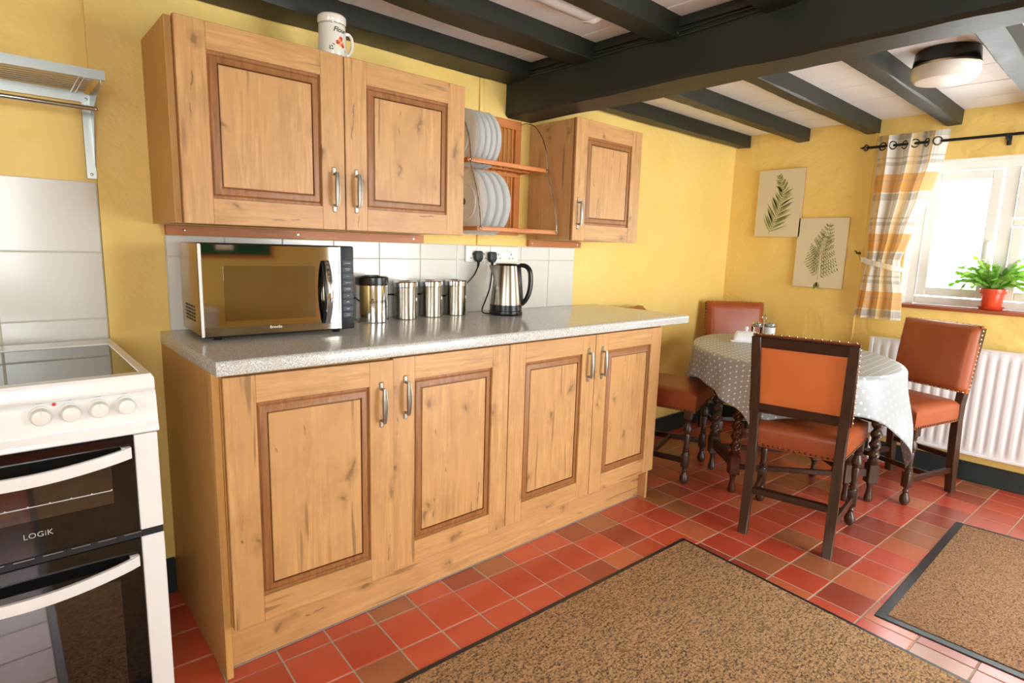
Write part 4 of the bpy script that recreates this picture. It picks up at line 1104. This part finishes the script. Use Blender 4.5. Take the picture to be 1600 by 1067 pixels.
# ------------------------------------------------------------------ curtain, pole, tieback
PXX = 3.505; PZ = 1.842
cpole = thing('curtain_pole', 'black iron curtain pole with pointed finial above the window', 'curtain pole', (3.55, -1.6, 1.84))
b = B(); b.tube([(PXX, -.875, PZ), (PXX, -2.42, PZ)], .0075, 12); b.obj('rod', iron, cpole)
b = B(); b.lathe([(.0, .055), (.004, .045), (.012, .026), (.006, .018), (.009, .014), (.009, .008), (.007, 0), (0, 0)], 10, M=T(PXX, -.875, PZ) @ Rx(-pi/2))
for s in (-1, 1): b.tube([(PXX, -.872, PZ), (PXX, -.862, PZ+s*.012), (PXX, -.852, PZ+s*.017), (PXX, -.846, PZ+s*.012)], .0035, 6)
b.obj('finial', iron, cpole)
for y in (-1.497, -2.3):
    b = B(); b.box(3.572, 3.58, y-.010, y+.010, 1.80, 1.86, bev=.002); b.tube([(3.575, y, 1.822), (PXX, y, 1.822), (PXX-.010, y, 1.832), (PXX-.010, y, 1.846)], .005, 8); b.obj('bracket', iron, cpole)
def plaid():
    g = G('ochre_grey_check_curtain'); uv = g.n('ShaderNodeUVMap').outputs[0]
    sp = g.n('ShaderNodeSeparateXYZ', {0: uv})
    def stripes(val, per, off):
        f = g.math('FRACT', g.math('ADD', g.math('MULTIPLY', val, 1/per), off))
        och = g.ramp(f, [(0, W1), (.30, K1)], 'CONSTANT')
        och2 = g.ramp(f, [(0, K1), (.17, W1), (.20, K1)], 'CONSTANT')
        gry = g.ramp(f, [(0, K1), (.44, W1), (.50, K1), (.55, W1), (.58, K1), (.86, W1), (.97, K1)], 'CONSTANT')
        return och, gry, och2
    oH, gH, tH = stripes(sp.outputs[1], .335, .28); oV, gV, tV = stripes(sp.outputs[0], .30, .55)
    c = lin('f6f4ee')
    c = g.mix(g.math('MULTIPLY', gV, .28), c, lin('9a9689')); c = g.mix(g.math('MULTIPLY', gH, .45), c, lin('9a9689'))
    c = g.mix(g.math('MULTIPLY', oV, .62), c, lin('f2c862')); c = g.mix(g.math('MULTIPLY', oH, .72), c, lin('eaad30'))
    c = g.mix(g.math('MULTIPLY', g.math('ADD', tH, tV), .35), c, lin('b9b2a0'))
    wv = g.noise(g.coord(scale=(300, 300, 300)), 1., 2)
    g.P(Base_Color=c, Roughness=.9); g.bump(wv, .2, .001)
    tr = g.n('ShaderNodeBsdfTranslucent', {'Color': c}); mx = g.n('ShaderNodeMixShader', {0: .35}); g.set(mx.inputs[1], g.p.outputs[0]); g.set(mx.inputs[2], tr.outputs[0]); g.set(g.out.inputs['Surface'], mx.outputs[0])
    return g.m
plaid_m = plaid()
def interp(tab, z):
    for (z0, v0), (z1, v1) in zip(tab, tab[1:]):
        if z1 <= z <= z0: t = (z0-z)/(z0-z1); t = t*t*(3-2*t)*.5+t*.5; return v0+(v1-v0)*t
    return tab[-1][1]
LE = [(1.90, -.905), (1.5, -.912), (1.20, -.918), (1.0, -.905), (.853, -.890)]
RE = [(1.90, -1.258), (1.75, -1.245), (1.55, -1.20), (1.35, -1.145), (1.19, -1.098), (1.10, -1.110), (1.0, -1.135), (.853, -1.145)]
AM = [(1.90, .030), (1.5, .026), (1.19, .016), (1.05, .020), (.853, .026)]
ct = thing('curtain', 'ochre and grey checked eyelet curtain tied back at the window', 'curtain', (3.5, -1.03, .85))
b = B(); uvl = b.bm.loops.layers.uv.new('UVMap'); NU, NV = 140, 70; cc = {}; gr = []
for i in range(NU+1):
    row = []
    for j in range(NV+1):
        u = i/NU; z = 1.90-(1.90-.853)*j/NV
        y0, y1, am = interp(LE, z), interp(RE, z), interp(AM, z)
        ph = 2*pi*3.25*u+.5
        ys = y0+(y1-y0)*(u+.030*sin(2*ph)); x = PXX+am*sin(ph)+.006*sin(2.3*ph+3*z)
        x += .02*math.exp(-((z-1.19)/.12)**2)
        v = b._v((x, ys, z+.006*sin(ph)*(1 if j == 0 else 0))); cc[v] = (u*1.35, z); row.append(v)
    gr.append(row)
for i in range(NU):
    for j in range(NV):
        f = b.face([gr[i][j], gr[i+1][j], gr[i+1][j+1], gr[i][j+1]])
        for lp in f.loops: lp[uvl].uv = cc[lp.vert]
b.obj('curtain_panel', plaid_m, ct, smooth=80)
def ctp(u, z):
    y0, y1, am = interp(LE, z), interp(RE, z), interp(AM, z); ph = 2*pi*3.25*u+.5
    return Vector((PXX+am*sin(ph)+.006*sin(2.3*ph+3*z), y0+(y1-y0)*(u+.030*sin(2*ph)), z))
for k in range(7):
    u = ((k+.9)*pi-.5)/(2*pi*3.25)
    if not 0 < u < 1: continue
    p = ctp(u, PZ); d = (ctp(u+.004, PZ)-ctp(u-.004, PZ)).normalized(); nn = d.cross(Vector((0, 0, 1)))
    b = B(); b.tube([p+d*.021*cos(a)+Vector((0, 0, .021*sin(a))) for a in [2*pi*i/20 for i in range(20)]], .0040, 8, closed=True); b.obj('eyelet', nail_dark, ct)
tbk = thing('curtain_tieback', 'checked fabric tieback band looped round the curtain to a black hook', 'tieback', (3.5, -1.0, 1.18))
b = B()
def band(u, v):
    a = 2*pi*u; yc, ry, rx = -1.006, .112, .047
    x = PXX+.020+rx*cos(a); y = yc+ry*sin(a); drop = -.030*(y-yc)/ry*-1
    z = 1.185-.055*((-y+yc)/ry+1)*.5+.030*(v-.5)+.012
    return (x, y, z)
uvl = b.bm.loops.layers.uv.new('UVMap')
g2 = b.grid(48, 4, band, closed_u=True)
for f in b.bm.faces:
    for lp in f.loops: p = lp.vert.co; lp[uvl].uv = (atan2(p.y+1.006, p.x-PXX)*.12+.15, p.z*.9+.42)
b.obj('band', plaid_m, tbk, smooth=80)
b = B(); b.tube([(PXX-.0, -.895, 1.195), (3.53, -.88, 1.215), (3.56, -.868, 1.228)], .0025, 6); b.obj('loop', canvas_edge, tbk)
b = B(); b.lathe([(.010, 0), (.009, .004), (.004, .006), (.004, .045), (0, .046)], 10, M=T(XW, -.862, 1.232) @ Ry(-pi/2)); b.tube([(3.536, -.862, 1.232), (3.530, -.862, 1.242), (3.532, -.850, 1.246)], .0035, 6); b.obj('hook', iron, tbk)

# ------------------------------------------------------------------ potted cactus on the sill
PPX, PPY, PPZ = 3.640, -1.520, WZ0+.0005
pp = thing('potted_cactus', 'bushy green leaf cactus in an orange-red pot on the window sill', 'potted plant', (PPX, PPY, PPZ))
b = B(); b.lathe([(0, 0), (.046, 0), (.052, .004), (.060, .016), (.057, .016), (.050, .006), (0, .005)], 30, (PPX, PPY, PPZ)); b.obj('saucer', red_pot, pp)
b = B(); b.lathe([(0, .006), (.040, .006), (.043, .010), (.050, .088), (.056, .088), (.058, .092), (.058, .112), (.055, .114), (.052, .112), (.050, .100), (0, .100)], 30, (PPX, PPY, PPZ)); b.obj('pot', red_pot, pp)
b = B(); b.lathe([(0, .106), (.02, .105), (.051, .102)], 20, (PPX, PPY, PPZ), cap=False); b.obj('soil', soil_m, pp)
def leafmat():
    g = G('cactus_leaf'); oi = g.n('ShaderNodeObjectInfo'); n = g.noise(g.coord(), 30, 3)
    c = g.mix(oi.outputs['Random'], lin('98d058'), lin('d4f08e')); c = g.mix(g.math('MULTIPLY', n, .3), c, lin('7abc56'))
    g.P(Base_Color=c, Roughness=.4); tr = g.n('ShaderNodeBsdfTranslucent', {'Color': c}); mx = g.n('ShaderNodeMixShader', {0: .62}); g.set(mx.inputs[1], g.p.outputs[0]); g.set(mx.inputs[2], tr.outputs[0]); g.set(g.out.inputs['Surface'], mx.outputs[0]); return g.m
leaf_m = leafmat()
lr = random.Random(21)
for k in range(110):
    az = lr.uniform(0, 2*pi); el_ = lr.uniform(.45, 1.3) if k > 26 else lr.uniform(1.1, 1.5)
    nseg = lr.choice((4, 5, 5, 6)); sl = lr.uniform(.032, .041)
    p = Vector((PPX+.02*cos(az), PPY+.02*sin(az), PPZ+.108)); b = B(); e = el_
    tw_ = lr.uniform(-.6, .6)
    for s in range(nseg):
        # keep clear of the window frame behind the pot
        d = Vector((cos(az)*cos(e)*(.55 if cos(az) > 0 else 1), sin(az)*cos(e), sin(e))).normalized(); side = d.cross(Vector((0, 0, 1))).normalized()
        nrm = side.cross(d); sd = side*cos(tw_)+nrm*sin(tw_); up = sd.cross(d)
        wd = .0100; prof = [(0, .15), (.15, .6), (.45, 1.), (.7, 1.1), (.88, .85), (.95, .75), (1.0, .15)]
        Lv = [b._v(p+d*sl*t+sd*wd*w+up*.0005) for t, w in prof]; Mv = [b._v(p+d*sl*t+up*.0026) for t, w in prof]; Rv_ = [b._v(p+d*sl*t-sd*wd*w+up*.0005) for t, w in prof]
        Uv_ = [b._v(p+d*sl*t-up*.0014) for t, w in prof]
        for q in range(len(prof)-1):
            b.face([Lv[q], Lv[q+1], Mv[q+1], Mv[q]]); b.face([Mv[q], Mv[q+1], Rv_[q+1], Rv_[q]]); b.face([Rv_[q], Rv_[q+1], Uv_[q+1], Uv_[q]]); b.face([Uv_[q], Uv_[q+1], Lv[q+1], Lv[q]])
        p = p+d*sl*.97; e -= lr.uniform(-.05, .55); az += lr.uniform(-.35, .35); tw_ += lr.uniform(-.6, .6)
    b.obj('stem', leaf_m, pp, smooth=40)

# ------------------------------------------------------------------ radiator
rd = thing('radiator', 'white panel radiator below the window', 'radiator', (3.53, -1.6, .16))
RY0, RY1, RZ0, RZ1 = -2.25, -1.000, .165, .743
b = B(); n = 27; pts = []
def fl(t):   # flute depth 0..1
    f = (t*n) % 1; return sstep(.02, .36, f)-sstep(.64, .98, f)
NU = n*10
rows = [(RZ0, 0), (RZ0+.028, 0), (RZ0+.055, 1), (RZ1-.055, 1), (RZ1-.028, 0), (RZ1, 0)]
g3 = []
for i in range(NU+1):
    t = i/NU; y = RY1-.02+(RY0+.02-RY1+.02)*t; k = fl(t)
    g3.append([b._v((3.506-.0052*k*m, y, z)) for z, m in rows])
for i in range(NU):
    for j in range(len(rows)-1): b.face([g3[i][j], g3[i+1][j], g3[i+1][j+1], g3[i][j+1]])
b.obj('front_panel', white_enamel, rd, smooth=60)
b = B(); b.box(3.508, 3.556, RY0+.01, RY1-.01, RZ0, RZ1-.012); b.obj('rear_panel', white_enamel, rd, smooth=0)
for y0, y1 in ((RY1-.021, RY1), (RY0, RY0+.021)):
    b = B(); b.box(3.498, 3.560, y0, y1, RZ0-.002, RZ1+.002, bev=.004); b.obj('side_cover', white_enamel, rd)
b = B(); b.box(3.500, 3.560, RY0+.02, RY1-.02, RZ1-.004, RZ1+.002, bev=.0015, seg=1); b.obj('top_cover', white_enamel, rd)
b = B(); b.box(3.500, 3.507, RY0+.02, RY1-.02, RZ0-.002, RZ0+.012, bev=.002, seg=1); b.obj('bottom_rim', white_enamel, rd)
for y in (-1.15, -2.1):
    b = B(); b.box(3.556, 3.5795, y-.02, y+.02, .2, .7); b.obj('wall_bracket', white_enamel, rd)
b = B(); b.tube([(3.535, -1.06, .166), (3.535, -1.06, .0)], .0075, 10); b.obj('pipe', white_enamel, rd)
b = B(); b.tube([(3.5715, -.880, CEIL), (3.5715, -.880, .11)], .006, 10); based('heating_pipe', b, wall_m, (3.5715, -.88, .11), 'thin yellow-painted pipe running up the wall beside the curtain', 'pipe')

# ------------------------------------------------------------------ behind the camera, mirrored in the microwave door
nb = thing('notice_board', 'green felt notice board with wooden frame on the wall behind the camera', 'notice board', (.85, YR, 1.06))
b = B(); win_frame(b, 'y', .53, 1.12, 1.055, 1.55, .022, YR+.0005, YR+.022); b.obj('frame', pine, nb)
b = B(); b.box(.55, 1.10, YR+.0005, YR+.012, 1.075, 1.53); b.obj('felt', felt, nb)
for x, z, w, h in ((.68, 1.12, .13, .18), (.9, 1.25, .15, .2)):
    b = B(); b.box(x, x+w, YR+.012, YR+.0135, z, z+h); b.obj('paper', print_white, nb)
wc = thing('storage_chest', 'low pale grey chest with drawers against the wall behind the camera', 'chest', (.33, -3.38, 0))
b = B(); b.box(.06, .60, -3.575, -3.17, .0, .66, bev=.004); b.obj('carcass', grey_white, wc)
b = B(); b.box(.05, .61, -3.585, -3.155, .66, .69, bev=.004); b.obj('top', white_gloss, wc)
for z0, z1 in ((.46, .645), (.24, .445), (.04, .225)):
    b = B(); b.box(.075, .585, -3.170, -3.155, z0, z1, bev=.003); d = b.obj('drawer', grey_white, wc)
    b = B(); b.tube([(.28, -3.156, (z0+z1)/2), (.285, -3.135, (z0+z1)/2), (.375, -3.135, (z0+z1)/2), (.38, -3.156, (z0+z1)/2)], .005, 8); b.obj('handle', steel_dark, d)
